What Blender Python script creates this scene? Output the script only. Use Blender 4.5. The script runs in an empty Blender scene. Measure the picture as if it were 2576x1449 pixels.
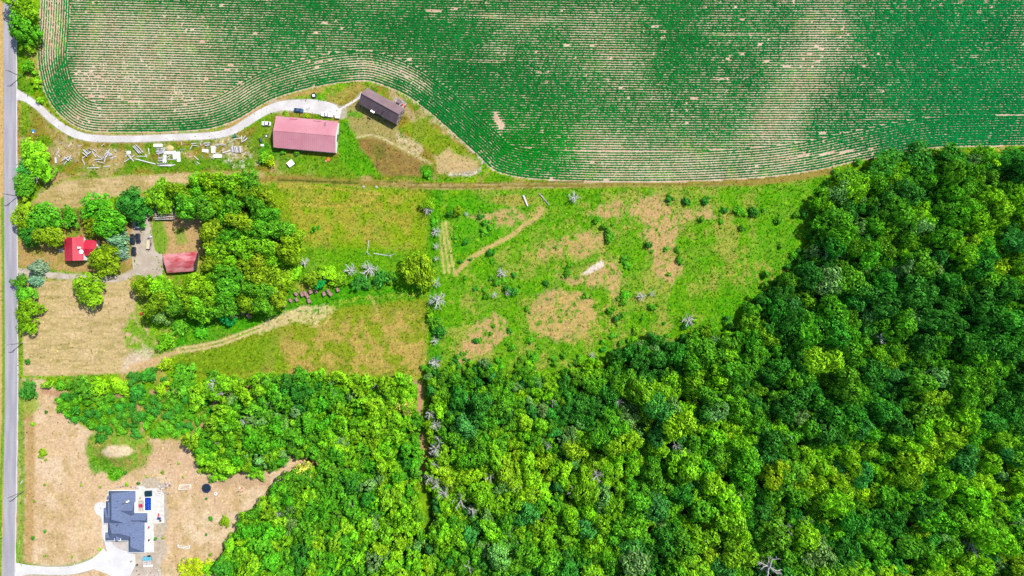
import bpy, math, random
import numpy as np
from mathutils import Vector

# ------------------------------------------------------------------ camera, sky, sun, exposure
S = 0.19            # metres on the ground per unit of the survey grid (a 2576 x 1449 sheet)
H = 327.0           # camera height
scene = bpy.context.scene
COL = scene.collection
cam = bpy.data.cameras.new('camera')
cam.sensor_width = 36.0
cam.lens = 36.0 * H / (2576 * S)
cam.clip_start = 1.0
cam.clip_end = 6000
cam_o = bpy.data.objects.new('camera', cam)
COL.objects.link(cam_o)
cam_o.location = (0, 0, H)
scene.camera = cam_o

SUN_EL, SUN_AZ = math.radians(53), math.atan2(0.79, 0.61)      # azimuth from +Y towards +X
sd = Vector((math.sin(SUN_AZ) * math.cos(SUN_EL), math.cos(SUN_AZ) * math.cos(SUN_EL), math.sin(SUN_EL)))
world = bpy.data.worlds.new('World')
scene.world = world
world.use_nodes = True
wn = world.node_tree
sky = wn.nodes.new('ShaderNodeTexSky')
sky.sky_type = 'NISHITA'
sky.sun_disc = False
sky.sun_elevation = SUN_EL
sky.sun_rotation = SUN_AZ
wn.links.new(sky.outputs[0], wn.nodes['Background'].inputs[0])
wn.nodes['Background'].inputs[1].default_value = 0.125
sun = bpy.data.lights.new('sun', 'SUN')
sun.energy = 5.0
sun.angle = math.radians(0.53)
sun.color = (1.0, 0.965, 0.90)
sun_o = bpy.data.objects.new('sun', sun)
COL.objects.link(sun_o)
sun_o.rotation_euler = sd.to_track_quat('Z', 'Y').to_euler()
vs = scene.view_settings
vs.view_transform = 'Standard'
vs.look = 'None'
vs.gamma = 1.0
vs.exposure = 0.72
vs.use_curve_mapping = False
scene.render.engine = 'CYCLES'
cy = scene.cycles
cy.max_bounces = 5
cy.diffuse_bounces = 3
cy.glossy_bounces = 2
cy.transmission_bounces = 3
cy.transparent_max_bounces = 4
cy.use_denoising = False
cy.sample_clamp_indirect = 4

MULT = 2.35     # brightness a sunlit level surface of albedo 1 reaches in the picture

# ------------------------------------------------------------------ helpers
rng = np.random.default_rng(7)
rnd = random.Random(11)

def lin(c):
    c = c / 255.0
    return c / 12.92 if c <= 0.04045 else ((c + 0.055) / 1.055) ** 2.4

def C(r, g, b, k=1.0):
    "albedo of a surface that looks like this sRGB colour in full sun"
    return tuple(min(0.85, max(0.002, lin(v) / MULT * k)) for v in (r, g, b))

def G(px, py, z=0.0):
    return Vector(((px - 1288) * S, (724.5 - py) * S, z))

def at(px, py, z):
    k = (H - z) / H
    return Vector(((px - 1288) * S * k, (724.5 - py) * S * k, z))

def sstep(a, b, x):
    t = np.clip((x - a) / (b - a + 1e-9), 0, 1)
    return t * t * (3 - 2 * t)

def _hash(ix, iy, seed):
    h = (ix.astype(np.int64) * 374761393 + iy.astype(np.int64) * 668265263 + seed * 974634777) & 0xFFFFFFFF
    h = ((h ^ (h >> 13)) * 1274126177) & 0xFFFFFFFF
    h = h ^ (h >> 16)
    return (h & 0xFFFF) / 65535.0

def vnoise(x, y, seed=0):
    ix, iy = np.floor(x), np.floor(y)
    fx, fy = x - ix, y - iy
    fx, fy = fx * fx * (3 - 2 * fx), fy * fy * (3 - 2 * fy)
    a, b = _hash(ix, iy, seed), _hash(ix + 1, iy, seed)
    c, d = _hash(ix, iy + 1, seed), _hash(ix + 1, iy + 1, seed)
    return (a * (1 - fx) + b * fx) * (1 - fy) + (c * (1 - fx) + d * fx) * fy

def fbm(x, y, scale, seed=0, octv=4):
    "0..1 noise with features about `scale` grid units across"
    v, amp, tot = 0, 1.0, 0.0
    for o in range(octv):
        f = (2 ** o) / scale
        v = v + amp * vnoise(x * f + 17.3 * o, y * f - 9.1 * o, seed + o)
        tot += amp
        amp *= 0.55
    return v / tot

def catmull(pts, n=8):
    pts = [np.array(p, float) for p in pts]
    out = []
    for i in range(len(pts) - 1):
        p0, p1, p2, p3 = pts[max(i - 1, 0)], pts[i], pts[i + 1], pts[min(i + 2, len(pts) - 1)]
        for k in range(n):
            t = k / n
            out.append(0.5 * ((2 * p1) + (-p0 + p2) * t + (2 * p0 - 5 * p1 + 4 * p2 - p3) * t * t + (-p0 + 3 * p1 - 3 * p2 + p3) * t ** 3))
    out.append(pts[-1])
    return np.array(out)

def dist_line(x, y, pts):
    d = np.full(x.shape, 1e9)
    pts = np.asarray(pts, float)
    for (ax, ay), (bx, by) in zip(pts[:-1], pts[1:]):
        vx, vy = bx - ax, by - ay
        t = np.clip(((x - ax) * vx + (y - ay) * vy) / (vx * vx + vy * vy + 1e-9), 0, 1)
        d = np.minimum(d, (x - ax - t * vx) ** 2 + (y - ay - t * vy) ** 2)
    return np.sqrt(d)

def inside(x, y, poly):
    r = np.zeros(x.shape, bool)
    n = len(poly)
    for i in range(n):
        ax, ay = poly[i]
        bx, by = poly[(i + 1) % n]
        if ay == by:
            continue
        r ^= ((ay > y) != (by > y)) & (x < (bx - ax) * (y - ay) / (by - ay) + ax)
    return r

def sdist(x, y, poly):
    "positive inside"
    d = dist_line(x, y, list(poly) + [poly[0]])
    return np.where(inside(x, y, poly), d, -d)

# ------------------------------------------------------------------ materials
def nodes(name):
    m = bpy.data.materials.new(name)
    m.use_nodes = True
    nt = m.node_tree
    return m, nt, nt.nodes['Principled BSDF'], nt.links

def plain(name, col, rough=0.75, var=0.12, scale=1.5, metal=0.0, bump=0.0, spec=0.25):
    m, nt, b, L = nodes(name)
    b.inputs['Roughness'].default_value = rough
    b.inputs['Metallic'].default_value = metal
    b.inputs['Specular IOR Level'].default_value = spec
    tc = nt.nodes.new('ShaderNodeTexCoord')
    n = nt.nodes.new('ShaderNodeTexNoise')
    n.inputs['Scale'].default_value = scale
    n.inputs['Detail'].default_value = 6
    L.new(tc.outputs['Object'], n.inputs['Vector'])
    mr = nt.nodes.new('ShaderNodeMapRange')
    mr.inputs['From Min'].default_value = 0.25
    mr.inputs['From Max'].default_value = 0.75
    mr.inputs['To Min'].default_value = 1 - var
    mr.inputs['To Max'].default_value = 1 + var
    L.new(n.outputs['Fac'], mr.inputs['Value'])
    mx = nt.nodes.new('ShaderNodeVectorMath')
    mx.operation = 'SCALE'
    mx.inputs[0].default_value = col
    L.new(mr.outputs[0], mx.inputs['Scale'])
    L.new(mx.outputs[0], b.inputs['Base Color'])
    if bump:
        bp = nt.nodes.new('ShaderNodeBump')
        bp.inputs['Strength'].default_value = bump
        bp.inputs['Distance'].default_value = 0.1
        L.new(n.outputs['Fac'], bp.inputs['Height'])
        L.new(bp.outputs[0], b.inputs['Normal'])
    return m

def two_tone(name, c1, c2, scale, stretch=(1, 1, 1), rough=0.7, lo=0.42, hi=0.6, detail=8, spec=0.25, fine=0.1):
    m, nt, b, L = nodes(name)
    b.inputs['Roughness'].default_value = rough
    b.inputs['Specular IOR Level'].default_value = spec
    tc = nt.nodes.new('ShaderNodeTexCoord')
    mp = nt.nodes.new('ShaderNodeMapping')
    mp.inputs['Scale'].default_value = stretch
    L.new(tc.outputs['Object'], mp.inputs['Vector'])
    n = nt.nodes.new('ShaderNodeTexNoise')
    n.inputs['Scale'].default_value = scale
    n.inputs['Detail'].default_value = detail
    L.new(mp.outputs[0], n.inputs['Vector'])
    r = nt.nodes.new('ShaderNodeValToRGB')
    r.color_ramp.elements[0].position = lo
    r.color_ramp.elements[1].position = hi
    r.color_ramp.elements[0].color = (*c1, 1)
    r.color_ramp.elements[1].color = (*c2, 1)
    L.new(n.outputs['Fac'], r.inputs[0])
    n2 = nt.nodes.new('ShaderNodeTexNoise')
    n2.inputs['Scale'].default_value = scale * 9
    n2.inputs['Detail'].default_value = 3
    L.new(tc.outputs['Object'], n2.inputs['Vector'])
    mr = nt.nodes.new('ShaderNodeMapRange')
    mr.inputs['From Min'].default_value = 0.25
    mr.inputs['From Max'].default_value = 0.75
    mr.inputs['To Min'].default_value = 1 - fine
    mr.inputs['To Max'].default_value = 1 + fine
    L.new(n2.outputs['Fac'], mr.inputs['Value'])
    sc = nt.nodes.new('ShaderNodeVectorMath')
    sc.operation = 'SCALE'
    L.new(r.outputs[0], sc.inputs[0])
    L.new(mr.outputs[0], sc.inputs['Scale'])
    L.new(sc.outputs[0], b.inputs['Base Color'])
    return m

def attr_ground(name, fine=0.28, bump=0.6, scale=0.9):
    m, nt, b, L = nodes(name)
    b.inputs['Roughness'].default_value = 0.95
    b.inputs['Specular IOR Level'].default_value = 0.05
    a = nt.nodes.new('ShaderNodeAttribute')
    a.attribute_name = 'Col'
    tc = nt.nodes.new('ShaderNodeTexCoord')
    n1 = nt.nodes.new('ShaderNodeTexNoise')
    n1.inputs['Scale'].default_value = scale
    n1.inputs['Detail'].default_value = 5
    n1.inputs['Roughness'].default_value = 0.7
    L.new(tc.outputs['Object'], n1.inputs['Vector'])
    mr = nt.nodes.new('ShaderNodeMapRange')
    mr.inputs['From Min'].default_value = 0.3
    mr.inputs['From Max'].default_value = 0.7
    mr.inputs['To Min'].default_value = 1 - fine
    mr.inputs['To Max'].default_value = 1 + fine
    L.new(n1.outputs['Fac'], mr.inputs['Value'])
    sc = nt.nodes.new('ShaderNodeVectorMath')
    sc.operation = 'SCALE'
    L.new(a.outputs['Color'], sc.inputs[0])
    L.new(mr.outputs[0], sc.inputs['Scale'])
    L.new(sc.outputs[0], b.inputs['Base Color'])
    if bump:
        bp = nt.nodes.new('ShaderNodeBump')
        bp.inputs['Strength'].default_value = bump
        bp.inputs['Distance'].default_value = 0.25
        L.new(n1.outputs['Fac'], bp.inputs['Height'])
        L.new(bp.outputs[0], b.inputs['Normal'])
    return m

def leaf_mat(name, var=0.35, transl=0.28, attr='tint'):
    "foliage: the tint comes from the plant, each leaf clump a little different"
    m, nt, b, L = nodes(name)
    nt.nodes.remove(b)
    out = nt.nodes['Material Output']
    t = nt.nodes.new('ShaderNodeAttribute')
    if attr == 'tint':
        t.attribute_type = 'INSTANCER'
        t.attribute_name = 'tint'
    else:
        t.attribute_name = attr
    lv = nt.nodes.new('ShaderNodeAttribute')
    lv.attribute_name = 'lv'
    # leaf value 0..1 : brightness and a swing towards yellow
    mr = nt.nodes.new('ShaderNodeMapRange')
    mr.inputs['To Min'].default_value = 1 - var
    mr.inputs['To Max'].default_value = 1 + var
    L.new(lv.outputs['Fac'], mr.inputs['Value'])
    yl = nt.nodes.new('ShaderNodeMix')              # paler clumps lean to yellow
    yl.data_type = 'RGBA'
    yl.blend_type = 'MULTIPLY'
    yl.inputs['B'].default_value = (1.28, 1.08, 0.98, 1)
    L.new(t.outputs['Color'], yl.inputs['A'])
    L.new(lv.outputs['Fac'], yl.inputs['Factor'])
    sc = nt.nodes.new('ShaderNodeVectorMath')
    sc.operation = 'SCALE'
    L.new(yl.outputs['Result'], sc.inputs[0])
    L.new(mr.outputs[0], sc.inputs['Scale'])
    d = nt.nodes.new('ShaderNodeBsdfDiffuse')
    tr = nt.nodes.new('ShaderNodeBsdfTranslucent')
    mx = nt.nodes.new('ShaderNodeMixShader')
    mx.inputs[0].default_value = transl
    L.new(sc.outputs[0], d.inputs[0])
    L.new(sc.outputs[0], tr.inputs[0])
    L.new(d.outputs[0], mx.inputs[1])
    L.new(tr.outputs[0], mx.inputs[2])
    L.new(mx.outputs[0], out.inputs[0])
    return m

M = {}
M['ground'] = attr_ground('ground_cover')
M['leaf'] = leaf_mat('foliage', 0.5, 0.34)
M['tuft'] = leaf_mat('meadow_blades', var=0.0, transl=0.2, attr='Col')
M['bark'] = plain('bark', C(110, 98, 85), 0.95, 0.3, 4)
M['dead'] = plain('dead_wood', C(228, 224, 222, 1.1), 0.9, 0.2, 3)
M['asphalt'] = two_tone('worn_asphalt', C(176, 172, 182), C(194, 190, 196), 0.18, (3, 0.25, 1), 0.9, 0.4, 0.62, fine=0.06)
M['gravel'] = two_tone('pale_gravel', C(228, 221, 218), C(244, 240, 238), 0.16, rough=0.95, fine=0.07)
M['gravel_tan'] = two_tone('tan_gravel', C(200, 182, 160), C(220, 206, 190), 0.2, rough=0.95, fine=0.1)
M['concrete'] = two_tone('pale_concrete', C(232, 228, 218), C(250, 248, 244), 0.5, rough=0.85, fine=0.05)
M['drive'] = two_tone('white_drive', C(236, 233, 232), C(252, 251, 251), 0.12, rough=0.85, fine=0.04)
M['garage_apron'] = two_tone('apron', C(212, 198, 190), C(228, 218, 212), 0.4, rough=0.85, fine=0.04)
M['white'] = plain('white_paint', (0.72, 0.72, 0.72), 0.5, 0.05, 2)
M['white_wood'] = two_tone('white_timber', C(226, 220, 226), C(250, 248, 252), 0.9, (1, 1, 1), 0.8, 0.3, 0.62)
M['wood_grey'] = two_tone('weathered_wood', C(165, 152, 145), C(215, 205, 200), 1.2, (1, 1, 1), 0.85)
M['wood_tan'] = plain('tan_wood', C(225, 190, 130), 0.8, 0.15, 2)
M['pink_roof'] = two_tone('faded_red_metal', C(222, 146, 160), C(234, 164, 176), 0.12, (1, 1, 1), 0.55, 0.35, 0.65, fine=0.03)
M['plum_roof'] = two_tone('brown_metal', C(150, 122, 128), C(168, 140, 146), 0.25, (1, 1, 1), 0.55, 0.35, 0.65, fine=0.04)
M['red_roof'] = two_tone('bright_red_metal', C(222, 40, 70), C(238, 66, 92), 0.3, (1, 1, 1), 0.45, 0.3, 0.7, fine=0.03)
M['rust_roof'] = two_tone('rusting_red_sheet', C(204, 74, 84), C(238, 160, 164), 0.35, (0.5, 1.3, 1), 0.75, 0.36, 0.56)
M['shingle'] = two_tone('slate_shingle', C(106, 122, 158), C(130, 146, 182), 1.6, (1, 1, 1), 0.9, 0.3, 0.7, fine=0.12)
M['siding_white'] = plain('white_siding', (0.6, 0.6, 0.58), 0.6, 0.05, 1.5)
M['siding_cream'] = two_tone('old_cream_boards', C(214, 190, 180), C(240, 228, 220), 0.5, (1, 1, 0.2), 0.8)
M['siding_dark'] = plain('dark_boards', C(92, 84, 90), 0.85, 0.2, 1.5)
M['grey_metal'] = plain('grey_metal', C(150, 152, 160), 0.45, 0.08, 2, metal=0.3)
M['dark'] = plain('dark_trim', (0.02, 0.02, 0.025), 0.6, 0.1, 2)
M['rubber'] = plain('rubber', (0.018, 0.018, 0.02), 0.85, 0.1, 3)
M['glass'] = plain('dark_glass', (0.012, 0.018, 0.028), 0.06, 0.05, 2, spec=0.6)
M['stone'] = two_tone('pale_stone', C(196, 184, 174), C(232, 226, 220), 1.0, rough=0.9)
M['bale'] = two_tone('weathered_hay', C(150, 110, 105), C(206, 166, 158), 1.5, rough=0.95)
M['tarp_blue'] = two_tone('blue_tarp', C(10, 62, 190), C(38, 100, 226), 0.9, rough=0.35, spec=0.5)
M['tarp_aqua'] = two_tone('aqua_tarp', C(60, 190, 220), C(150, 225, 240), 2.0, rough=0.4, spec=0.4)
M['teal_dark'] = plain('teal_cover', C(12, 62, 78), 0.5, 0.1, 1.5)
M['blue'] = plain('blue_plastic', C(30, 90, 160), 0.4, 0.1, 2)
M['navy'] = plain('navy_mesh', C(26, 44, 66), 0.7, 0.1, 2)
M['navy_rim'] = plain('navy_pad', C(44, 66, 110), 0.5, 0.1, 2)
M['orange'] = plain('orange_tarp', C(238, 130, 50), 0.6, 0.15, 1.5)
M['red'] = plain('red_paint', C(225, 50, 60), 0.5, 0.1, 2)
M['pinkred'] = plain('pink_fabric', C(205, 60, 110), 0.7, 0.1, 2)
M['cream'] = plain('cream_cloth', C(240, 225, 190), 0.7, 0.08, 2)
M['green'] = plain('green_plastic', C(40, 150, 120), 0.5, 0.1, 2)
M['car_white'] = plain('white_car_paint', (0.62, 0.63, 0.65), 0.2, 0.02, 1, spec=0.6)
M['car_black'] = plain('black_car_paint', (0.008, 0.011, 0.018), 0.15, 0.02, 1, spec=0.7)
M['car_blue'] = plain('steel_blue_car_paint', C(92, 128, 170), 0.2, 0.03, 1, metal=0.3, spec=0.6)
M['silver'] = plain('silver_sheet', C(176, 196, 220), 0.3, 0.06, 1, metal=0.4)
M['lamp'] = plain('lamp_lens', (0.6, 0.6, 0.6), 0.15, 0.02, 1, spec=0.6)
M['pole'] = plain('grey_pole', C(150, 145, 138), 0.85, 0.15, 2)

# ------------------------------------------------------------------ mesh building
class MB:
    def __init__(s):
        s.v, s.f = [], []
    def add(s, verts, faces):
        o = len(s.v)
        s.v += [tuple(p) for p in verts]
        s.f += [tuple(i + o for i in f) for f in faces]
        return s
    def prism(s, poly, z0, z1):
        "poly: list of (x, y) counter-clockwise or not; closed prism"
        n = len(poly)
        a = sum(poly[i][0] * poly[(i + 1) % n][1] - poly[(i + 1) % n][0] * poly[i][1] for i in range(n))
        if a < 0:
            poly = poly[::-1]
        v = [(x, y, z0) for x, y in poly] + [(x, y, z1) for x, y in poly]
        f = [tuple(range(n))[::-1], tuple(range(n, 2 * n))]
        f += [(i, (i + 1) % n, n + (i + 1) % n, n + i) for i in range(n)]
        return s.add(v, f)
    def box(s, c, size, rz=0.0, tilt=0.0):
        "centre, full size, turned by rz about z, tilt lifts the +x end"
        hx, hy, hz = size[0] / 2, size[1] / 2, size[2] / 2
        cr, sr, ct, st = math.cos(rz), math.sin(rz), math.cos(tilt), math.sin(tilt)
        v = []
        for z in (-hz, hz):
            for x, y in ((-hx, -hy), (hx, -hy), (hx, hy), (-hx, hy)):
                x2, z2 = x * ct - z * st, x * st + z * ct
                v.append((c[0] + x2 * cr - y * sr, c[1] + x2 * sr + y * cr, c[2] + z2))
        return s.add(v, [(3, 2, 1, 0), (4, 5, 6, 7), (0, 1, 5, 4), (1, 2, 6, 5), (2, 3, 7, 6), (3, 0, 4, 7)])
    def tube(s, p0, p1, r0, r1=None, n=6):
        r1 = r0 if r1 is None else r1
        p0, p1 = Vector(p0), Vector(p1)
        d = (p1 - p0).normalized()
        a = d.orthogonal().normalized()
        b = d.cross(a)
        v = []
        for p, r in ((p0, r0), (p1, r1)):
            for i in range(n):
                t = 2 * math.pi * i / n
                v.append(p + a * (r * math.cos(t)) + b * (r * math.sin(t)))
        f = [(i, (i + 1) % n, n + (i + 1) % n, n + i) for i in range(n)]
        f += [tuple(range(n))[::-1], tuple(range(n, 2 * n))]
        return s.add(v, f)
    def lathe(s, prof, n=12, c=(0, 0, 0)):
        v = []
        for r, z in prof:
            for i in range(n):
                t = 2 * math.pi * i / n
                v.append((c[0] + r * math.cos(t), c[1] + r * math.sin(t), c[2] + z))
        f = []
        for k in range(len(prof) - 1):
            for i in range(n):
                j = (i + 1) % n
                f.append((k * n + i, k * n + j, (k + 1) * n + j, (k + 1) * n + i))
        f += [tuple(range(n))[::-1], tuple(range((len(prof) - 1) * n, len(prof) * n))]
        return s.add(v, f)
    def loft(s, rings):
        n = len(rings[0])
        v = [p for r in rings for p in r]
        f = []
        for k in range(len(rings) - 1):
            for i in range(n):
                j = (i + 1) % n
                f.append((k * n + i, k * n + j, (k + 1) * n + j, (k + 1) * n + i))
        f += [tuple(range(n))[::-1], tuple(range((len(rings) - 1) * n, len(rings) * n))]
        return s.add(v, f)
    def mesh(s, name, smooth=False):
        me = bpy.data.meshes.new(name)
        me.from_pydata(s.v, [], s.f)
        me.validate()
        if smooth:
            me.polygons.foreach_set('use_smooth', [True] * len(me.polygons))
        me.update()
        return me
    def build(s, name, mat, parent=None, loc=None, rz=0.0, smooth=False):
        me = s.mesh(name, smooth)
        me.materials.append(M[mat] if isinstance(mat, str) else mat)
        return link(name, me, parent, loc, rz)

def link(name, data, parent=None, loc=None, rz=0.0):
    o = bpy.data.objects.new(name, data)
    COL.objects.link(o)
    if parent is not None:
        o.parent = parent
    if loc is not None:
        o.location = loc
    if rz:
        o.rotation_euler = (0, 0, rz)
    return o

def tag(o, label, cat, group=None, kind=None):
    o['label'] = label
    o['category'] = cat
    if group:
        o['group'] = group
    if kind:
        o['kind'] = kind
    return o

def thing(name, label, cat, loc=(0, 0, 0), rz=0.0, group=None):
    o = link(name, None, None, loc, rz)
    o.empty_display_size = 0.5
    return tag(o, label, cat, group)

def structure(o, label=None):
    o['kind'] = 'structure'
    if label:
        o['label'] = label
    return o

def copy_thing(src, loc, rz=0.0, scale=None, label=None, group=None):
    r = src.copy()
    COL.objects.link(r)
    r.location = loc
    r.rotation_euler = (0, 0, rz)
    if scale:
        r.scale = scale
    if label:
        r['label'] = label
    if group:
        r['group'] = group
    for ch in src.children:
        c = ch.copy()
        COL.objects.link(c)
        c.parent = r
        for g in ch.children:
            d = g.copy()
            COL.objects.link(d)
            d.parent = c
    return r
# ------------------------------------------------------------------ the ground: one sheet, its cover worked out vertex by vertex
FIELD_EDGE = catmull([(104, -70), (98, 60), (93, 140), (102, 200), (120, 250), (150, 290), (190, 320), (240, 333), (330, 334),
                      (430, 333), (520, 326), (575, 312), (620, 290), (660, 265), (700, 246), (760, 228), (830, 213), (890, 206),
                      (930, 206), (975, 220), (1020, 240), (1060, 268), (1100, 300), (1150, 345), (1195, 385), (1215, 405),
                      (1240, 428), (1285, 443), (1350, 452), (1500, 458), (1700, 458), (1850, 452), (1960, 443), (2060, 428),
                      (2130, 412), (2190, 400), (2290, 380), (2400, 370), (2720, 366)], 6)
FIELD = [tuple(p) for p in FIELD_EDGE] + [(2720, -160), (104, -160)]
FOREST = [(2165, 440), (2200, 415), (2320, 392), (2700, 385), (2700, 1540), (1075, 1540), (1078, 1200), (1080, 1010), (1090, 945),
          (1140, 935), (1230, 930), (1330, 938), (1420, 938), (1500, 925), (1560, 885), (1640, 868), (1700, 855), (1745, 838),
          (1830, 838), (1880, 800), (1935, 740), (1985, 700), (2040, 650), (2055, 580), (2065, 520), (2100, 465)]
THICKET = [(480, 975), (560, 955), (620, 950), (760, 945), (900, 950), (1040, 960), (1045, 1010), (1050, 1200), (1060, 1540),
           (545, 1540), (552, 1410), (566, 1375), (605, 1318), (695, 1228), (735, 1190), (790, 1170), (735, 1135), (705, 1172),
           (600, 1186), (515, 1186), (500, 1150), (480, 1112), (520, 1070), (535, 1030), (550, 1000)]
ISLAND_A = [(145, 1000), (185, 990), (300, 1000), (345, 1015), (350, 1060), (340, 1085), (300, 1088), (235, 1082), (195, 1060), (150, 1030)]
ISLAND_B = [(352, 1010), (400, 990), (470, 1000), (525, 1005), (530, 1040), (505, 1070), (470, 1095), (400, 1102), (370, 1080), (355, 1050)]
GROVE = [(450, 475), (500, 450), (560, 445), (620, 452), (670, 470), (690, 530), (735, 590), (728, 640), (700, 690), (720, 740),
         (660, 765), (580, 772), (540, 785), (470, 775), (420, 788), (370, 755), (362, 735), (350, 716), (420, 722), (505, 706),
         (528, 650), (528, 585), (550, 545), (470, 530)]

gx = np.concatenate([[-4000, -1500, -500], np.arange(-272, 272.01, 0.68), [500, 1500, 4000]])
gy = np.concatenate([[-4000, -1500, -400], np.arange(-158, 158.01, 0.68), [400, 1500, 4000]])
GX, GY = np.meshgrid(gx, gy)
GXc, GYc = np.clip(GX, -272, 272), np.clip(GY, -158, 158)
PX = (GXc / S + 1288).ravel()
PY = (724.5 - GYc / S).ravel()
NP = PX.size
N60, N25, N9, N4 = fbm(PX, PY, 60, 1), fbm(PX, PY, 25, 5), fbm(PX, PY, 10, 9, 3), fbm(PX, PY, 4.5, 13, 2)
NW = fbm(PX, PY, 14, 21, 3)              # wobble of outlines
col = np.zeros((NP, 3))
veg = np.zeros(NP)

def mixcol(mask, c):
    global col
    c = np.array(c)
    col += (c - col) * mask[:, None]

def paint(mask, c, v=None):
    global veg
    mixcol(mask, c)
    if v is not None:
        veg += (v - veg) * mask

def poly(pts, c, soft=4, wob=8, op=1.0, v=None, patch=None, margin=40):
    xs, ys = [p[0] for p in pts], [p[1] for p in pts]
    k = (PX > min(xs) - margin) & (PX < max(xs) + margin) & (PY > min(ys) - margin) & (PY < max(ys) + margin)
    m = np.zeros(NP)
    d = sdist(PX[k], PY[k], pts) + (NW[k] - 0.5) * 2 * wob
    m[k] = sstep(-soft, soft, d) * op
    if patch is not None:
        lo, hi, nz = patch
        m *= sstep(lo, hi, nz)
    paint(m, c, v)

def stroke(pts, w, c, soft=2, wob=2, op=1.0, v=None, patch=None, smooth=True):
    pts = catmull(pts, 6) if smooth else np.array(pts, float)
    mg = w + soft + wob + 5
    k = (PX > pts[:, 0].min() - mg) & (PX < pts[:, 0].max() + mg) & (PY > pts[:, 1].min() - mg) & (PY < pts[:, 1].max() + mg)
    m = np.zeros(NP)
    d = w - dist_line(PX[k], PY[k], pts) + (NW[k] - 0.5) * 2 * wob
    m[k] = sstep(-soft, soft, d) * op
    if patch is not None:
        lo, hi, nz = patch
        m *= sstep(lo, hi, nz)
    paint(m, c, v)

def ell(cx, cy, rx, ry, c, soft=0.25, wob=0.35, op=1.0, v=None, rot=0.0, patch=None):
    a = math.radians(rot)
    dx, dy = PX - cx, PY - cy
    u, w = (dx * math.cos(a) + dy * math.sin(a)) / rx, (-dx * math.sin(a) + dy * math.cos(a)) / ry
    m = sstep(-soft, soft, 1 - np.sqrt(u * u + w * w) + (NW - 0.5) * 2 * wob) * op
    if patch is not None:
        lo, hi, nz = patch
        m = m * sstep(lo, hi, nz)
    paint(m, c, v)

GRN, LIME, OLIVE = C(92, 172, 14), C(140, 192, 20), C(150, 156, 40)
DKG = C(48, 122, 14)
STRAW, TAN, PEACH, BROWN, SAND = C(206, 178, 98), C(208, 176, 126), C(224, 186, 142), C(166, 138, 84), C(236, 214, 184)
SOIL, PINKSOIL = C(226, 204, 174), C(216, 176, 144)

# meadow everywhere to begin with
paint(np.ones(NP), LIME, 0.9)
paint(sstep(0.42, 0.62, N25) * 0.8, GRN, 1.0)
paint(sstep(0.5, 0.68, fbm(PX, PY, 45, 33)) * 0.75, STRAW, 0.55)
paint(sstep(0.55, 0.75, N9) * 0.55, DKG)
paint(sstep(0.55, 0.72, N4) * 0.4, OLIVE)
# centre meadow: greener
MEADOW_E = [(1110, 480), (1500, 475), (1900, 468), (2080, 440), (2060, 560), (2040, 650), (1940, 740), (1830, 835), (1560, 885), (1420, 938), (1110, 935)]
poly(MEADOW_E, C(100, 174, 18), 10, 10, 0.8, 1.0)
poly(MEADOW_E, STRAW, 10, 10, 0.5, 0.7, patch=(0.52, 0.66, fbm(PX, PY, 38, 41) * 0.7 + N4 * 0.3))
poly([(1900, 480), (2080, 440), (2060, 560), (2040, 650), (1940, 740), (1830, 835), (1750, 830), (1850, 700), (1900, 600)], C(92, 176, 14), 14, 10, 0.75, 1.0)
poly([(1120, 500), (1290, 490), (1330, 560), (1150, 640)], C(84, 178, 10), 12, 10, 0.7, 1.0)
for p in ([(1580, 500), (1640, 488), (1680, 500), (1700, 540), (1790, 520), (1800, 545), (1720, 560), (1700, 600), (1690, 640), (1720, 680), (1690, 712), (1655, 700), (1640, 640), (1610, 590), (1625, 560), (1580, 545)],
          [(1430, 600), (1470, 580), (1515, 590), (1505, 630), (1460, 650), (1430, 640), (1350, 650), (1360, 620)],
          [(1400, 690), (1450, 700), (1520, 650), (1555, 660), (1562, 720), (1548, 748), (1520, 720), (1480, 720), (1430, 715)],
          [(1150, 890), (1170, 850), (1200, 810), (1240, 790), (1275, 800), (1278, 840), (1240, 880), (1200, 905), (1140, 925)],
          [(1330, 780), (1350, 740), (1400, 720), (1480, 740), (1500, 790), (1470, 840), (1400, 860), (1340, 830)],
          [(1180, 545), (1290, 520), (1330, 540), (1280, 570)], [(1480, 540), (1560, 500), (1570, 560)]):
    poly(p, C(212, 172, 118), 10, 14, 0.95, 0.3, patch=(0.33, 0.52, N9 * 0.4 + N25 * 0.25 + N4 * 0.35))
ell(1290, 505, 60, 14, C(204, 168, 92), op=0.6)
ell(1420, 640, 120, 45, STRAW, op=0.45, wob=0.6, patch=(0.42, 0.58, N9))
ell(1900, 690, 90, 30, STRAW, op=0.5, wob=0.6, patch=(0.42, 0.58, N9))
ell(1830, 600, 30, 60, STRAW, op=0.5, wob=0.6)
ell(1440, 800, 120, 60, STRAW, op=0.6, wob=0.6, patch=(0.42, 0.58, N9))
poly([(1462, 690), (1490, 668), (1515, 655), (1520, 668), (1500, 682), (1470, 692)], C(244, 226, 206), 2, 3, 1.0, 0.0)
stroke([(1440, 668), (1470, 662), (1500, 645)], 7, C(84, 160, 14), op=0.7)
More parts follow.
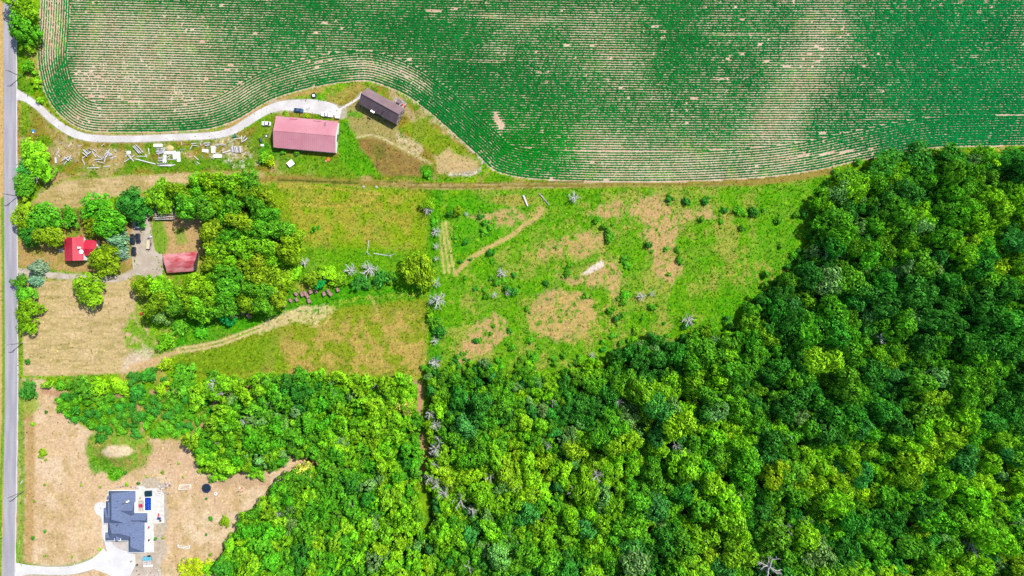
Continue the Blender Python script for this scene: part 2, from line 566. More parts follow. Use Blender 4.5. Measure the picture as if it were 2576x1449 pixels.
# western meadows
poly([(690, 460), (1085, 475), (1085, 700), (1000, 690), (760, 650), (730, 580), (690, 520)], C(150, 170, 30), 10, 8, 0.6, 0.9)
poly([(720, 480), (1060, 480), (1060, 620), (730, 600)], C(196, 170, 72), 20, 10, 0.6, 0.7, patch=(0.42, 0.6, N25))
poly([(690, 620), (1080, 630), (1080, 720), (700, 700)], C(96, 172, 12), 14, 10, 0.8, 1.0)
poly([(440, 900), (640, 840), (860, 770), (1075, 735), (1075, 945), (460, 950)], C(150, 160, 40), 8, 8, 0.85, 0.8)
poly([(700, 850), (860, 800), (1070, 780), (1070, 940), (640, 945)], C(206, 172, 96), 25, 12, 0.85, 0.55, patch=(0.36, 0.56, N25))
poly([(440, 900), (700, 840), (720, 930), (460, 945)], C(118, 166, 22), 12, 10, 0.6, 0.9)
poly([(560, 800), (700, 740), (860, 720), (1070, 715), (1070, 750), (860, 770), (700, 800), (560, 850), (440, 880), (440, 800)], C(70, 165, 14), 8, 8, 0.9, 1.0)
# tracks in the meadows
for dy in (-5, 5):
    stroke([(425, 885 + dy), (540, 866 + dy), (620, 838 + dy), (700, 806 + dy), (760, 780 + dy * 1.6)], 3.0, C(226, 200, 146), 1.5, 1.5, 0.95, 0.1)
poly([(640, 826), (700, 790), (760, 768), (830, 768), (845, 780), (820, 800), (790, 820), (740, 812), (690, 826), (650, 842)], C(228, 206, 150), 4, 7, 0.85, 0.25, patch=(0.25, 0.5, N4))
stroke([(780, 822), (815, 815), (832, 792)], 2, C(222, 196, 120), op=0.8)
stroke([(830, 770), (900, 752), (980, 745), (1065, 738)], 6, C(190, 200, 70), 4, 4, 0.6, patch=(0.35, 0.6, N4))
stroke([(930, 745), (945, 770), (950, 790)], 3, C(226, 200, 120), op=0.6)
for dx in (0, 13, 26):
    stroke([(1103 + dx * 0.7, 560), (1110 + dx * 0.8, 620), (1118 + dx, 685)], 3, C(220, 202, 124), 1.5, 1.5, 0.9, 0.15)
stroke([(1146, 688), (1165, 668), (1185, 650), (1230, 622), (1280, 596), (1320, 566), (1350, 548), (1362, 528)], 6, C(214, 186, 116), 2, 2.5, 0.95, 0.15)
stroke([(1335, 535), (1350, 545), (1362, 530), (1352, 524)], 6, C(206, 172, 110), 3, 3, 0.6)
stroke([(700, 468), (830, 472), (930, 488), (950, 492), (900, 515), (800, 518), (730, 512)], 3, C(212, 182, 84), 2, 2, 0.7)
stroke([(770, 455), (900, 470), (960, 490)], 2.5, C(214, 186, 96), 2, 2, 0.6)
# hedgerow foot
stroke([(1100, 480), (1092, 600), (1092, 760), (1092, 930)], 16, C(78, 168, 12), 8, 6, 0.8, 1.0)

# the lane along the crop field
stroke([(440, 440), (700, 449), (960, 461), (1110, 468), (1300, 466), (1500, 464), (1850, 459), (1970, 450), (2090, 430)], 9, C(166, 142, 70), 3, 3, 0.95, 0.3)
stroke([(960, 459), (1110, 466), (1300, 462), (1500, 460)], 2, C(206, 180, 130), 1.5, 2, 0.8, patch=(0.3, 0.5, N9))
stroke([(960, 467), (1110, 475), (1300, 472), (1500, 469), (1850, 465)], 1.6, C(206, 180, 130), 1.5, 2, 0.7, patch=(0.3, 0.5, N9))
stroke([(960, 456), (1110, 463), (1300, 459), (1500, 457), (1850, 452), (1960, 444)], 1.0, C(84, 92, 30), 1.2, 1.0, 0.75)  # shade in the lane's north rut, painted as a thin dark line
stroke([(1000, 470), (1110, 472), (1300, 469), (1500, 467), (1850, 463)], 0.9, C(96, 96, 36), 1.2, 1.0, 0.6)  # south rut: its shade likewise painted into the ground colour
stroke([(700, 452), (800, 457), (900, 461)], 2.4, C(40, 90, 16), 1.5, 1.5, 0.9)
stroke([(1280, 456), (1500, 466), (1700, 466), (1850, 462)], 4, C(120, 150, 30), 2, 3, 0.6, patch=(0.45, 0.6, N9))

# lumber yard and barn lot
YARD = [(45, 262), (70, 262), (130, 320), (200, 352), (330, 356), (560, 352), (650, 310), (690, 290), (850, 260), (905, 212), (960, 215), (1040, 258),
        (1100, 305), (1200, 390), (1212, 412), (1195, 440), (1100, 448), (900, 452), (660, 436), (330, 438), (170, 450), (100, 480), (45, 500)]
poly(YARD, C(156, 140, 52), 3, 3, 1.0, 0.55)
poly(YARD, C(96, 158, 18), 6, 6, 0.75, 0.9, patch=(0.46, 0.6, N25))
poly(YARD, C(206, 176, 122), 6, 6, 0.7, 0.3, patch=(0.52, 0.66, fbm(PX, PY, 30, 55)))
poly([(320, 425), (470, 432), (560, 428), (640, 430), (640, 405), (560, 395), (330, 405)], C(92, 162, 16), 8, 8, 0.75, 1.0)
ell(90, 300, 42, 40, C(160, 140, 60), op=0.6)
ell(62, 290, 14, 40, C(120, 170, 20), op=0.8, v=1.0)
ell(160, 380, 40, 30, C(204, 176, 130), op=0.7, wob=0.5)
ell(262, 385, 35, 14, C(206, 180, 136), op=0.7)
ell(580, 370, 70, 30, C(214, 206, 176), op=0.75, wob=0.8, patch=(0.5, 0.6, N4))
ell(620, 395, 70, 22, C(220, 214, 190), op=0.8, wob=0.8, patch=(0.52, 0.6, N4))
poly([(650, 305), (690, 290), (690, 380), (640, 410), (620, 360)], C(118, 158, 30), 8, 6, 0.8, 0.8)
ell(675, 385, 26, 28, C(70, 150, 18), op=0.9, v=1.0)
poly([(690, 385), (860, 395), (930, 430), (880, 450), (700, 432)], C(110, 166, 24), 8, 8, 0.85, 0.9)
poly([(854, 300), (880, 300), (900, 360), (940, 400), (960, 440), (900, 440), (850, 395)], C(92, 172, 16), 5, 6, 0.95, 1.0)
poly([(872, 275), (905, 260), (1000, 320), (1010, 360), (1060, 395), (1030, 400), (960, 350), (900, 345), (880, 320)], C(180, 164, 100), 4, 5, 0.95, 0.4)
poly([(900, 345), (950, 350), (1050, 400), (1075, 425), (1060, 445), (960, 440), (930, 400), (905, 370)], C(160, 128, 72), 5, 5, 0.95, 0.4)
poly([(930, 360), (965, 365), (975, 400), (945, 405)], C(112, 116, 44), 6, 6, 0.7, 0.5)
stroke([(900, 346), (938, 340), (990, 362), (1040, 388), (1085, 412)], 2.4, C(228, 208, 160), 1.5, 2, 0.85)
ell(1030, 365, 42, 16, C(222, 200, 156), rot=32, op=0.85, patch=(0.3, 0.5, N4))
poly([(1010, 320), (1050, 290), (1120, 340), (1195, 395), (1205, 410), (1130, 405), (1080, 380)], C(140, 168, 30), 6, 6, 0.85, 0.8)
poly([(1095, 395), (1130, 372), (1150, 390), (1205, 405), (1200, 438), (1100, 436)], C(218, 186, 134), 6, 5, 0.9, 0.3)
stroke([(1130, 438), (1190, 438), (1210, 420), (1212, 404), (1185, 372)], 3.5, C(230, 224, 214), 2, 3, 0.9, patch=(0.4, 0.55, N4))
ell(1075, 432, 18, 18, C(70, 150, 18), op=0.9, v=1.0)
stroke([(780, 250), (830, 258), (900, 215)], 14, C(186, 160, 84), 6, 6, 0.8, 0.4)
stroke([(700, 275), (790, 272), (850, 282), (905, 290)], 7, C(96, 176, 18), 3, 4, 0.8, 1.0)
ell(795, 248, 22, 12, C(92, 176, 20), op=0.9)
stroke([(1005, 235), (1050, 262), (1110, 315), (1185, 375)], 4, C(214, 200, 160), 2, 3, 0.8, patch=(0.35, 0.55, N4))
stroke([(985, 225), (1000, 250), (1040, 300)], 9, C(196, 172, 126), 4, 4, 0.8, 0.3)

# mown lawns
LAWN_A = [(78, 515), (105, 482), (170, 453), (330, 441), (600, 430), (665, 432), (665, 447), (560, 449), (470, 462), (380, 480), (250, 500), (200, 522), (110, 528)]
LAWN_B = [(60, 706), (325, 706), (348, 770), (380, 840), (430, 892), (410, 915), (330, 940), (200, 944), (60, 945), (56, 800)]
MOW = 0.5 + 0.5 * np.sin((PY + (NW - 0.5) * 3) * 2 * math.pi / 5.4)
HM = fbm(PX * 0.18, PY, 5, 61, 3)
for L_, c_ in ((LAWN_A, C(204, 178, 118)), (LAWN_B, C(220, 192, 138))):
    poly(L_, c_, 3, 3, 1.0, 0.12)
    poly(L_, C(160, 148, 76), 4, 3, 0.5, None, patch=(0.45, 0.7, HM))
    poly(L_, C(236, 204, 158), 6, 4, 0.6, None, patch=(0.5, 0.7, fbm(PX * 0.5, PY, 28, 71)))
    poly(L_, C(150, 140, 70), 4, 3, 0.14, None, patch=(0.4, 0.9, MOW))
stroke([(345, 735), (358, 760), (352, 790)], 12, C(226, 186, 140), 5, 5, 0.8)
poly([(310, 830), (330, 790), (360, 800), (400, 830), (440, 860), (440, 890), (380, 900), (320, 880)], C(120, 176, 24), 7, 7, 0.9, 0.7, patch=(0.32, 0.5, N9))
ell(355, 775, 15, 40, C(140, 180, 30), op=0.8)
ell(345, 905, 24, 40, C(238, 214, 190), op=0.7, rot=60)
stroke([(330, 925), (400, 905), (440, 886)], 8, C(222, 184, 132), 4, 3, 0.8)
HOUSE_YARD = [(44, 600), (160, 560), (215, 560), (230, 590), (335, 560), (340, 690), (250, 690), (44, 672)]
poly(HOUSE_YARD, C(196, 162, 100), 4, 4, 1.0, 0.2)
poly(HOUSE_YARD, C(146, 146, 50), 4, 4, 0.7, 0.4, patch=(0.48, 0.64, N25))
ell(185, 588, 20, 14, C(130, 160, 40), op=0.8)
poly([(375, 540), (430, 540), (505, 540), (510, 640), (385, 645)], C(206, 170, 114), 4, 4, 1.0, 0.2)
poly([(380, 545), (405, 548), (425, 600), (415, 640), (385, 640)], C(116, 174, 26), 5, 5, 0.85, 0.5)
poly([(440, 575), (465, 575), (470, 610), (445, 615)], C(126, 174, 40), 5, 4, 0.7, 0.5)
poly([(60, 530), (200, 525), (330, 520), (420, 545), (330, 575), (200, 575), (60, 600)], C(120, 104, 60), 6, 4, 0.8, 0.3)

# the new house's lot
LOT = [(46, 950), (110, 955), (150, 985), (150, 1000), (140, 1030), (195, 1065), (240, 1090), (380, 1104), (470, 1110), (505, 1190), (700, 1185), (735, 1135), (770, 1130), (790, 1168),
       (700, 1230), (610, 1318), (560, 1390), (556, 1460), (556, 1560), (46, 1560)]
poly(LOT, C(230, 196, 154), 4, 5, 1.0, 0.08)
poly(LOT, C(242, 214, 178), 6, 6, 0.75, None, patch=(0.46, 0.66, fbm(PX, PY, 70, 81)))
poly(LOT, C(200, 170, 112), 6, 6, 0.55, 0.2, patch=(0.5, 0.68, fbm(PX, PY, 26, 91)))
stroke([(50, 960), (56, 1200), (52, 1430)], 8, C(120, 168, 34), 4, 6, 0.85, 0.6)
stroke([(72, 960), (76, 1200), (70, 1430)], 12, C(190, 150, 84), 6, 6, 0.7, 0.2)
ell(75, 1010, 22, 35, C(150, 184, 50), op=0.7)
stroke([(60, 1420), (120, 1426), (200, 1418), (270, 1385)], 4, C(120, 176, 24), 2, 2, 0.9, 0.7)
stroke([(60, 1480), (95, 1446), (150, 1446)], 4, C(120, 176, 24), 2, 2, 0.8, 0.7)
poly([(340, 1140), (420, 1130), (480, 1140), (500, 1190), (560, 1220), (520, 1260), (420, 1200)], C(226, 188, 150), 12, 10, 0.7)
ell(600, 1205, 90, 22, C(208, 172, 134), op=0.7)
ell(255, 1340, 60, 70, C(238, 204, 158), op=0.35)
# forest paths
for p, w_ in (([(110, 985), (170, 992), (245, 997), (310, 998)], 7), ([(380, 985), (440, 986), (480, 982)], 5), ([(348, 1010), (346, 1040)], 5), ([(352, 1095), (360, 1075), (357, 1060)], 5),
              ([(470, 1110), (520, 1060), (540, 1015), (570, 985), (640, 968)], 6), ([(1030, 965), (1055, 968), (1058, 1000), (1052, 1040)], 6), ([(1060, 1090), (1062, 1210)], 6),
              ([(770, 1160), (830, 1172), (880, 1178)], 6), ([(740, 1449), (780, 1432), (810, 1425)], 6)):
    stroke(p, w_, C(206, 160, 124), 2.5, 2.5, 1.0, 0.0)
# mound
ell(297, 1130, 84, 60, C(176, 170, 84), soft=0.12, wob=0.12, op=1.0, v=0.6)
ell(297, 1130, 84, 60, C(110, 168, 40), soft=0.12, wob=0.12, op=0.8, v=0.8, patch=(0.42, 0.58, N9))
ell(300, 1132, 36, 16, C(240, 214, 176), soft=0.2, wob=0.35, op=0.95, v=0.1)
ell(250, 1168, 30, 22, C(96, 170, 26), op=0.8, v=1.0)
ell(290, 1192, 20, 18, C(96, 176, 18), soft=0.15, wob=0.15, v=1.0)

# verge beyond the road
poly([(-200, -300), (10, -300), (10, 1800), (-200, 1800)], C(222, 184, 120), 1.5, 1.0, 1.0, 0.1)
stroke([(6, 500), (8, 700), (9, 1000), (3, 1200), (-1, 1460)], 4, C(104, 170, 20), 1.5, 1.0, 0.9, 0.5)
stroke([(46, 240), (46, 500)], 5, C(190, 150, 84), 3, 2, 0.8)
stroke([(47, 690), (48, 950)], 5, C(150, 160, 40), 3, 2, 0.7)
stroke([(50, 130), (56, 240)], 12, C(96, 156, 18), 4, 4, 0.9, 0.9)
stroke([(95, 240), (125, 285), (160, 312), (230, 338)], 9, C(150, 160, 22), 4, 4, 0.9, 0.8)
stroke([(240, 341), (430, 341), (560, 330)], 4, C(196, 160, 84), 2, 2, 0.9, 0.3)
stroke([(560, 326), (630, 288), (700, 252), (800, 226)], 5, C(206, 160, 100), 2.5, 2, 0.9, 0.3)

# woods floor
for p in (FOREST, THICKET, GROVE):
    poly(p, C(70, 92, 30), 8, 6, 0.9, 0.5)
for p in (ISLAND_A, ISLAND_B):
    poly(p, C(84, 150, 24), 4, 5, 0.85, 0.9, patch=(0.3, 0.45, N9))
for p, w_ in (([(470, 1110), (520, 1060), (540, 1015), (570, 985), (640, 968)], 5), ([(1030, 965), (1055, 968), (1058, 1000), (1052, 1040)], 5), ([(1060, 1090), (1062, 1210)], 5),
              ([(770, 1160), (830, 1172), (880, 1178)], 5), ([(740, 1449), (780, 1432), (810, 1425)], 5)):
    stroke(p, w_, C(206, 160, 124), 2, 2, 1.0, 0.0)

# nothing grows tall on the drives
for p_, w_ in (([(38, 238), (62, 246), (95, 268), (130, 300), (170, 328), (215, 345), (270, 349), (350, 349), (440, 345), (530, 341), (580, 331), (620, 308), (660, 283), (700, 268)], 10),
               ([(690, 268), (740, 265), (790, 268), (835, 276), (858, 284)], 16), ([(850, 280), (885, 258), (910, 233)], 3),
               ([(38, 690), (100, 690), (200, 698), (290, 702), (345, 680)], 8), ([(36, 1436), (120, 1436), (180, 1434), (235, 1418), (290, 1390)], 14), ([(300, 1370), (380, 1380), (320, 1430)], 40),
               ([(352, 540), (360, 620), (375, 680)], 22), ([(380, 1230), (395, 1300), (370, 1380)], 30)):
    stroke(p_, w_, C(206, 190, 168), 2.5, 1.5, 0.9, 0.0)
# crop soil
k = inside(PX, PY, FIELD)
fm = np.where(k, 1.0, 0.0)
paint(fm * 1.0, SOIL, 0.0)
paint(fm * sstep(0.45, 0.65, N25) * 0.5, PINKSOIL)

# tall cover is mottled: dark leafy and pale blades side by side
vm = np.clip(veg, 0, 1) * (1 - fm)
mixcol(vm * sstep(0.58, 0.70, fbm(PX, PY, 6.5, 95, 2)) * 0.45, C(44, 118, 10))
mixcol(vm * sstep(0.60, 0.72, fbm(PX, PY, 5.5, 97, 2)) * 0.35, C(170, 204, 40))
# gentle speckle so that no patch of cover is even
col *= (0.86 + 0.28 * N4)[:, None] * (0.9 + 0.2 * N9)[:, None]

Z = np.zeros(NP)
Z += 2.6 * np.exp(-(((PX - 297) / 46) ** 2 + ((PY - 1132) / 32) ** 2) ** 1.5)
Z += 0.7 * np.exp(-(((PX - 1470) / 30) ** 2 + ((PY - 664) / 10) ** 2))

def ground_z(px, py):
    return 2.6 * math.exp(-(((px - 297) / 46) ** 2 + ((py - 1132) / 32) ** 2) ** 1.5) + 0.7 * math.exp(-(((px - 1470) / 30) ** 2 + ((py - 664) / 10) ** 2))

def mesh_np(name, verts, faces_flat, per, mat):
    "verts (n,3); faces_flat int array; per = corners per face"
    me = bpy.data.meshes.new(name)
    nf = len(faces_flat) // per
    me.vertices.add(len(verts))
    me.vertices.foreach_set('co', np.asarray(verts, np.float32).ravel())
    me.loops.add(len(faces_flat))
    me.loops.foreach_set('vertex_index', np.asarray(faces_flat, np.int32))
    me.polygons.add(nf)
    me.polygons.foreach_set('loop_start', np.arange(0, nf * per, per, dtype=np.int32))
    me.materials.append(M[mat])
    me.update(calc_edges=True)
    return me

ny, nx = GX.shape
verts = np.stack([GX.ravel(), GY.ravel(), Z], 1)
i = np.arange(ny * nx).reshape(ny, nx)
quads = np.stack([i[:-1, :-1], i[:-1, 1:], i[1:, 1:], i[1:, :-1]], -1).reshape(-1)
me = mesh_np('ground', verts, quads, 4, 'ground')
ca = me.color_attributes.new('Col', 'FLOAT_COLOR', 'POINT')
ca.data.foreach_set('color', np.concatenate([np.clip(col, 0.002, 0.8), np.ones((NP, 1))], 1).astype(np.float32).ravel())
structure(link('ground', me))

def grid_at(px, py):
    "index of the ground vertex nearest to a point of the survey grid"
    ix = np.clip(np.rint(((px - 1288) * S + 272) / 0.68).astype(int) + 3, 0, nx - 1)
    iy = np.clip(np.rint(((724.5 - py) * S + 158) / 0.68).astype(int) + 3, 0, ny - 1)
    return iy * nx + ix

# ------------------------------------------------------------------ road, drives, patio: thin sheets on the ground
def strip(name, pts, widths, z, mat, wob=0.0, smooth=6, seed=0):
    if np.isscalar(widths):
        widths = [widths] * len(pts)
    c = catmull([(p[0], p[1], w) for p, w in zip(pts, widths)], smooth)
    t = np.gradient(c[:, :2], axis=0)
    t /= np.linalg.norm(t, axis=1)[:, None] + 1e-9
    n = np.stack([-t[:, 1], t[:, 0]], 1)
    r = np.random.default_rng(seed)
    a = c[:, :2] + n * (c[:, 2:] + r.normal(0, wob, (len(c), 1)))
    b = c[:, :2] - n * (c[:, 2:] + r.normal(0, wob, (len(c), 1)))
    mb = MB()
    m = len(c)
    mb.v = [tuple(G(*p, z)) for p in a] + [tuple(G(*p, z)) for p in c[:, :2]] + [tuple(G(*p, z)) for p in b]
    mb.f = [(i, i + 1, m + i + 1, m + i) for i in range(m - 1)] + [(m + i, m + i + 1, 2 * m + i + 1, 2 * m + i) for i in range(m - 1)]
    o = mb.build(name, mat)
    fix_up(o.data)
    return structure(o)

def fix_up(me):
    if me.polygons and sum(p.normal.z for p in me.polygons) < 0:
        me.flip_normals()

def sheet(name, pts, z, mat, smooth=False):
    if smooth:
        pts = [tuple(p) for p in catmull(list(pts) + [pts[0]], 6)[:-1]]
    mb = MB()
    mb.v = [tuple(G(p[0], p[1], z)) for p in pts]
    mb.f = [tuple(range(len(pts)))]
    o = mb.build(name, mat)
    fix_up(o.data)
    return structure(o)

RC = [(24, -400), (24, 0), (25, 200), (25.5, 362), (27, 700), (28, 960), (26, 1150), (22, 1380), (18, 1600), (10, 1900)]
strip('road', RC, 15.6, 0.03, 'asphalt', 0.15, 10, 1)
strip('road_shoulder', [(p[0] + 16.2, p[1]) for p in RC], 2.0, 0.022, 'gravel', 0.5, 12, 2)
strip('gravel_drive', [(38, 238), (62, 246), (95, 268), (130, 300), (170, 328), (215, 345), (270, 349), (350, 349), (440, 345), (530, 341), (580, 331),
                       (620, 308), (660, 283), (700, 268), (740, 265), (790, 268), (835, 276), (858, 284)],
      [16, 9, 8, 8.5, 9.5, 9, 8, 8, 8, 8.5, 9, 10, 10, 11, 14, 18, 15, 5], 0.02, 'gravel', 0.2, 6, 3)
strip('gravel_path', [(850, 280), (865, 269), (885, 258), (903, 246), (910, 233)], [3.2, 2.6, 2.6, 2.4, 2.2], 0.024, 'gravel', 0.25, 5, 4)
sheet('gravel_yard', [(338, 540), (352, 533), (368, 540), (378, 560), (384, 600), (392, 632), (410, 645), (408, 690), (370, 690), (340, 690), (333, 660), (330, 600)], 0.016, 'gravel_tan', True)
strip('farm_drive', [(38, 690), (60, 684), (100, 690), (150, 694), (200, 698), (250, 702), (290, 702), (320, 694), (345, 680)], [18, 9, 7, 6.5, 6, 6.5, 8, 8, 7], 0.02, 'gravel_tan', 0.3, 6, 5)
sheet('front_walk', [(147, 627), (160, 622), (160, 633), (148, 637)], 0.02, 'concrete')
# the new house: white drive, round turn, patio
def H5(x, y):
    return (228.1 + x * 0.176, 1194 + y * 0.176)
strip('house_drive', [(36, 1436), (70, 1433), (120, 1436), (180, 1434), (235, 1418), (272, 1396)], [22, 12, 10, 10.5, 13, 20], 0.020, 'drive', 0.2, 6, 6)
sheet('drive_court', [H5(*p) for p in ((225, 930), (535, 960), (540, 1110), (640, 1140), (640, 1300), (560, 1449), (300, 1449), (190, 1400), (-20, 1330), (110, 1230), (215, 1130), (250, 1040))], 0.026, 'drive')
sheet('garage_apron', [H5(*p) for p in ((280, 945), (534, 945), (534, 1100), (440, 1080), (330, 1010))], 0.032, 'garage_apron')
sheet('front_path', [H5(*p) for p in ((110, 395), (170, 395), (215, 420), (230, 480), (230, 700), (240, 940), (300, 1020), (300, 1080), (235, 1090), (200, 960), (160, 860), (160, 700), (140, 600), (80, 560), (55, 500), (65, 430))], 0.036, 'drive', True)
sheet('patio', [H5(*p) for p in ((640, 165), (750, 160), (800, 195), (950, 190), (1050, 195), (1052, 690), (905, 705), (905, 1110), (770, 1115), (765, 560), (640, 545))], 0.028, 'concrete')
sheet('work_yard', [H5(*p) for p in ((640, 1112), (905, 1112), (1000, 1210), (1010, 1449), (560, 1449), (640, 1300))], 0.018, 'gravel_tan')
# ------------------------------------------------------------------ crop rows
ROW = 1.18 / S          # row spacing on the survey grid
HEAD = 12              # headland rows that follow the field's edge
def crop_density(x, y):
    d = 0.90 + 0.55 * (fbm(x * 0.7, y, 130, 201, 4) - 0.5) + 0.22 * (fbm(x * 0.3, y, 20, 211, 3) - 0.5)
    def blob(cx, cy, rx, ry, a, rot=0):
        t = math.radians(rot)
        u = ((x - cx) * math.cos(t) + (y - cy) * math.sin(t)) / rx
        w = (-(x - cx) * math.sin(t) + (y - cy) * math.cos(t)) / ry
        return a * np.exp(-(u * u + w * w) ** 1.3)
    for b in ((285, 120, 130, 120, 0.62), (390, 230, 190, 75, 0.55), (125, 60, 28, 120, 0.85), (250, 300, 80, 32, 0.65), (215, 200, 60, 40, 0.4), (420, 120, 120, 90, 0.25), (560, 130, 160, 80, 0.2), (180, 300, 30, 40, 0.4),
              (480, 80, 90, 60, 0.18), (500, 250, 90, 30, 0.25), (620, 230, 90, 26, 0.22, -20), (930, 165, 90, 16, 0.6, 8), (1050, 205, 70, 16, 0.5, 35), (930, 192, 80, 10, 0.4), (760, 190, 80, 14, 0.3, -12),
              (1985, 260, 70, 150, 0.46, 12), (2080, 110, 70, 100, 0.36, 18), (1900, 340, 50, 50, 0.3), (1520, 60, 90, 60, 0.25), (1560, 170, 80, 70, 0.28),
              (1650, 405, 300, 44, 0.5), (1500, 350, 70, 50, 0.4), (1700, 445, 340, 14, 0.40), (1250, 130, 40, 20, 0.3), (1300, 60, 60, 40, 0.2),
              (1250, 298, 7, 16, 1.3, -20), (1262, 315, 8, 10, 1.3), (1980, 400, 40, 20, 0.3), (880, 90, 60, 40, 0.18), (2240, 290, 60, 12, 0.35), (2120, 395, 60, 5, 0.7, -8),
              (1168, 150, 80, 2.2, 1.2, 2), (2090, 385, 70, 2.4, 1.0, -6), (1880, 85, 90, 2.6, 0.8), (1225, 40, 50, 5, 0.6), (1370, 50, 50, 8, 0.45), (760, 165, 60, 30, 0.2)):
        d = d - blob(*b)
    for b in ((1150, 260, 90, 110, 0.4, 40), (1350, 380, 130, 70, 0.45), (2400, 180, 220, 220, 0.4), (2300, 340, 200, 60, 0.25), (1000, 90, 140, 60, 0.25), (1250, 220, 120, 60, 0.3), (160, 190, 36, 60, 0.55),
              (1700, 120, 60, 120, 0.3), (2050, 330, 20, 60, 0.2)):
        d = d + blob(*b)
    d = np.where(d < 0.36, 0.36 + (d - 0.36) * 0.30, d)
    for b in ((1250, 298, 7, 16, 1.3, -20), (1262, 315, 8, 10, 1.3), (1168, 150, 80, 2.2, 1.2, 2), (2090, 385, 70, 2.4, 1.0, -6)):
        d = d - blob(*b)
    # seed skips: short gaps along the rows
    d = d - 0.9 * sstep(0.84, 0.87, vnoise(x / 9, y / 4.4, 231)) * sstep(0.5, 0.62, fbm(x * 0.6, y, 70, 241))
    return d

cx_, cy_, hd = [], [], []
# headland rows, offset inwards from the edge
E = FIELD_EDGE
seg = np.linalg.norm(np.diff(E, axis=0), axis=1)
s_ = np.concatenate([[0], np.cumsum(seg)])
step = 0.6 / S
ss = np.arange(0, s_[-1], step)
ex, ey = np.interp(ss, s_, E[:, 0]), np.interp(ss, s_, E[:, 1])
tx, ty = np.gradient(ex), np.gradient(ey)
ker = np.ones(9) / 9
tx, ty = np.convolve(tx, ker, 'same'), np.convolve(ty, ker, 'same')
ln = np.hypot(tx, ty) + 1e-9
nxv, nyv = ty / ln, -tx / ln            # points into the field (up / right of the path)
for kk in range(HEAD):
    o = (kk + 0.9) * ROW
    x, y = ex + nxv * o, ey + nyv * o
    cx_.append(x); cy_.append(y); hd.append(np.stack([np.full(len(x), o), np.arctan2(-ty, tx)], 1))
x, y, o = np.concatenate(cx_), np.concatenate(cy_), np.concatenate(hd)
o, hdir = o[:, 0], o[:, 1]
keep = (x > 70) & (x < 2650) & (y > -70)
x, y, o, hdir = x[keep], y[keep], o[keep], hdir[keep]
keep = dist_line(x, y, E[::2]) > o * 0.955
hx, hy, hdir = x[keep], y[keep], hdir[keep]
# straight rows in the middle of the field
rows_x, rows_y = [], []
for j in range(int(560 / ROW)):
    y0 = -75 + j * ROW
    x = np.arange(100, 2650, step) + rng.uniform(0, step)
    y = y0 + 7 * np.sin((x - 700) / 500) + 0.012 * (x - 1288)
    rows_x.append(x); rows_y.append(y)
x, y = np.concatenate(rows_x), np.concatenate(rows_y)
keep = inside(x, y, FIELD) & (y > -70)
x, y = x[keep], y[keep]
keep = dist_line(x, y, E[::2]) > (HEAD + 0.5) * ROW
rdir = np.concatenate([np.zeros(int(keep.sum())), hdir])
x, y = np.concatenate([x[keep], hx]), np.concatenate([y[keep], hy])
dn = crop_density(x, y) + rng.normal(0, 0.06, len(x))
keep = dn > 0.12 + 0.1 * rng.uniform(0, 1, len(x))
x, y, dn, rdir = x[keep], y[keep], np.clip(dn[keep], 0, 1.15), rdir[keep]
n = len(x)
x = x + rng.normal(0, 0.35, n)
y = y + rng.normal(0, 0.15, n)
size = (0.20 + 0.34 * dn) * rng.uniform(0.8, 1.25, n)
hgt = (0.18 + 0.5 * dn) * rng.uniform(0.75, 1.3, n)
K = 5
ang = rng.uniform(0, 6.28, n)[:, None] + np.arange(K)[None] * (2 * math.pi / K) + rng.normal(0, 0.25, (n, K))
rad = size[:, None] * rng.uniform(0.7, 1.25, (n, K))
wx, wy = (x - 1288) * S, (724.5 - y) * S
V = np.zeros((n, K + 1, 3))
lx_, ly_ = np.cos(ang) * rad * 1.55, np.sin(ang) * rad        # leaves reach along the row
cr_, sr_ = np.cos(rdir)[:, None], np.sin(rdir)[:, None]
V[:, :K, 0] = wx[:, None] + lx_ * cr_ - ly_ * sr_
V[:, :K, 1] = wy[:, None] + lx_ * sr_ + ly_ * cr_
V[:, :K, 2] = rng.uniform(0.02, 0.16, (n, K)) + hgt[:, None] * 0.15
V[:, K, 0] = wx + rng.normal(0, 0.08, n)
V[:, K, 1] = wy + rng.normal(0, 0.08, n)
V[:, K, 2] = hgt
base = (np.arange(n) * (K + 1))[:, None]
tri = np.concatenate([np.stack([base[:, 0] + a, base[:, 0] + (a + 1) % K, base[:, 0] + K], 1)[:, None] for a in range(K)], 1).reshape(-1)
c1, c2, c3, c4 = (np.array(C(*c, 1.35)) for c in ((30, 124, 52), (14, 128, 66), (78, 158, 34), (24, 142, 36)))
w2 = sstep(1500, 2500, x) * 0.8
w3 = sstep(0.62, 0.72, fbm(x, y, 40, 251)) * 0.7 * sstep(0.9, 0.5, dn)
w4 = np.exp(-(((x - 1330) / 160) ** 2 + ((y - 370) / 90) ** 2)) * 0.9
cc = c1[None] + (c2 - c1)[None] * w2[:, None]
cc = cc + (c4 - cc) * w4[:, None]
cc = cc + (c3 - cc) * w3[:, None]
cc = cc * rng.uniform(0.8, 1.2, n)[:, None] * (0.75 + 0.5 * fbm(x, y, 90, 261))[:, None]
me = mesh_np('crop_rows', V.reshape(-1, 3), tri, 3, 'tuft')
ca = me.color_attributes.new('Col', 'FLOAT_COLOR', 'POINT')
ca.data.foreach_set('color', np.concatenate([np.repeat(cc, K + 1, 0), np.ones((n * (K + 1), 1))], 1).astype(np.float32).ravel())
tag(link('crop_rows', me), 'low green bean crop planted in long curving rows with bare gaps', 'crop', kind='stuff')
print('crop clumps', n)

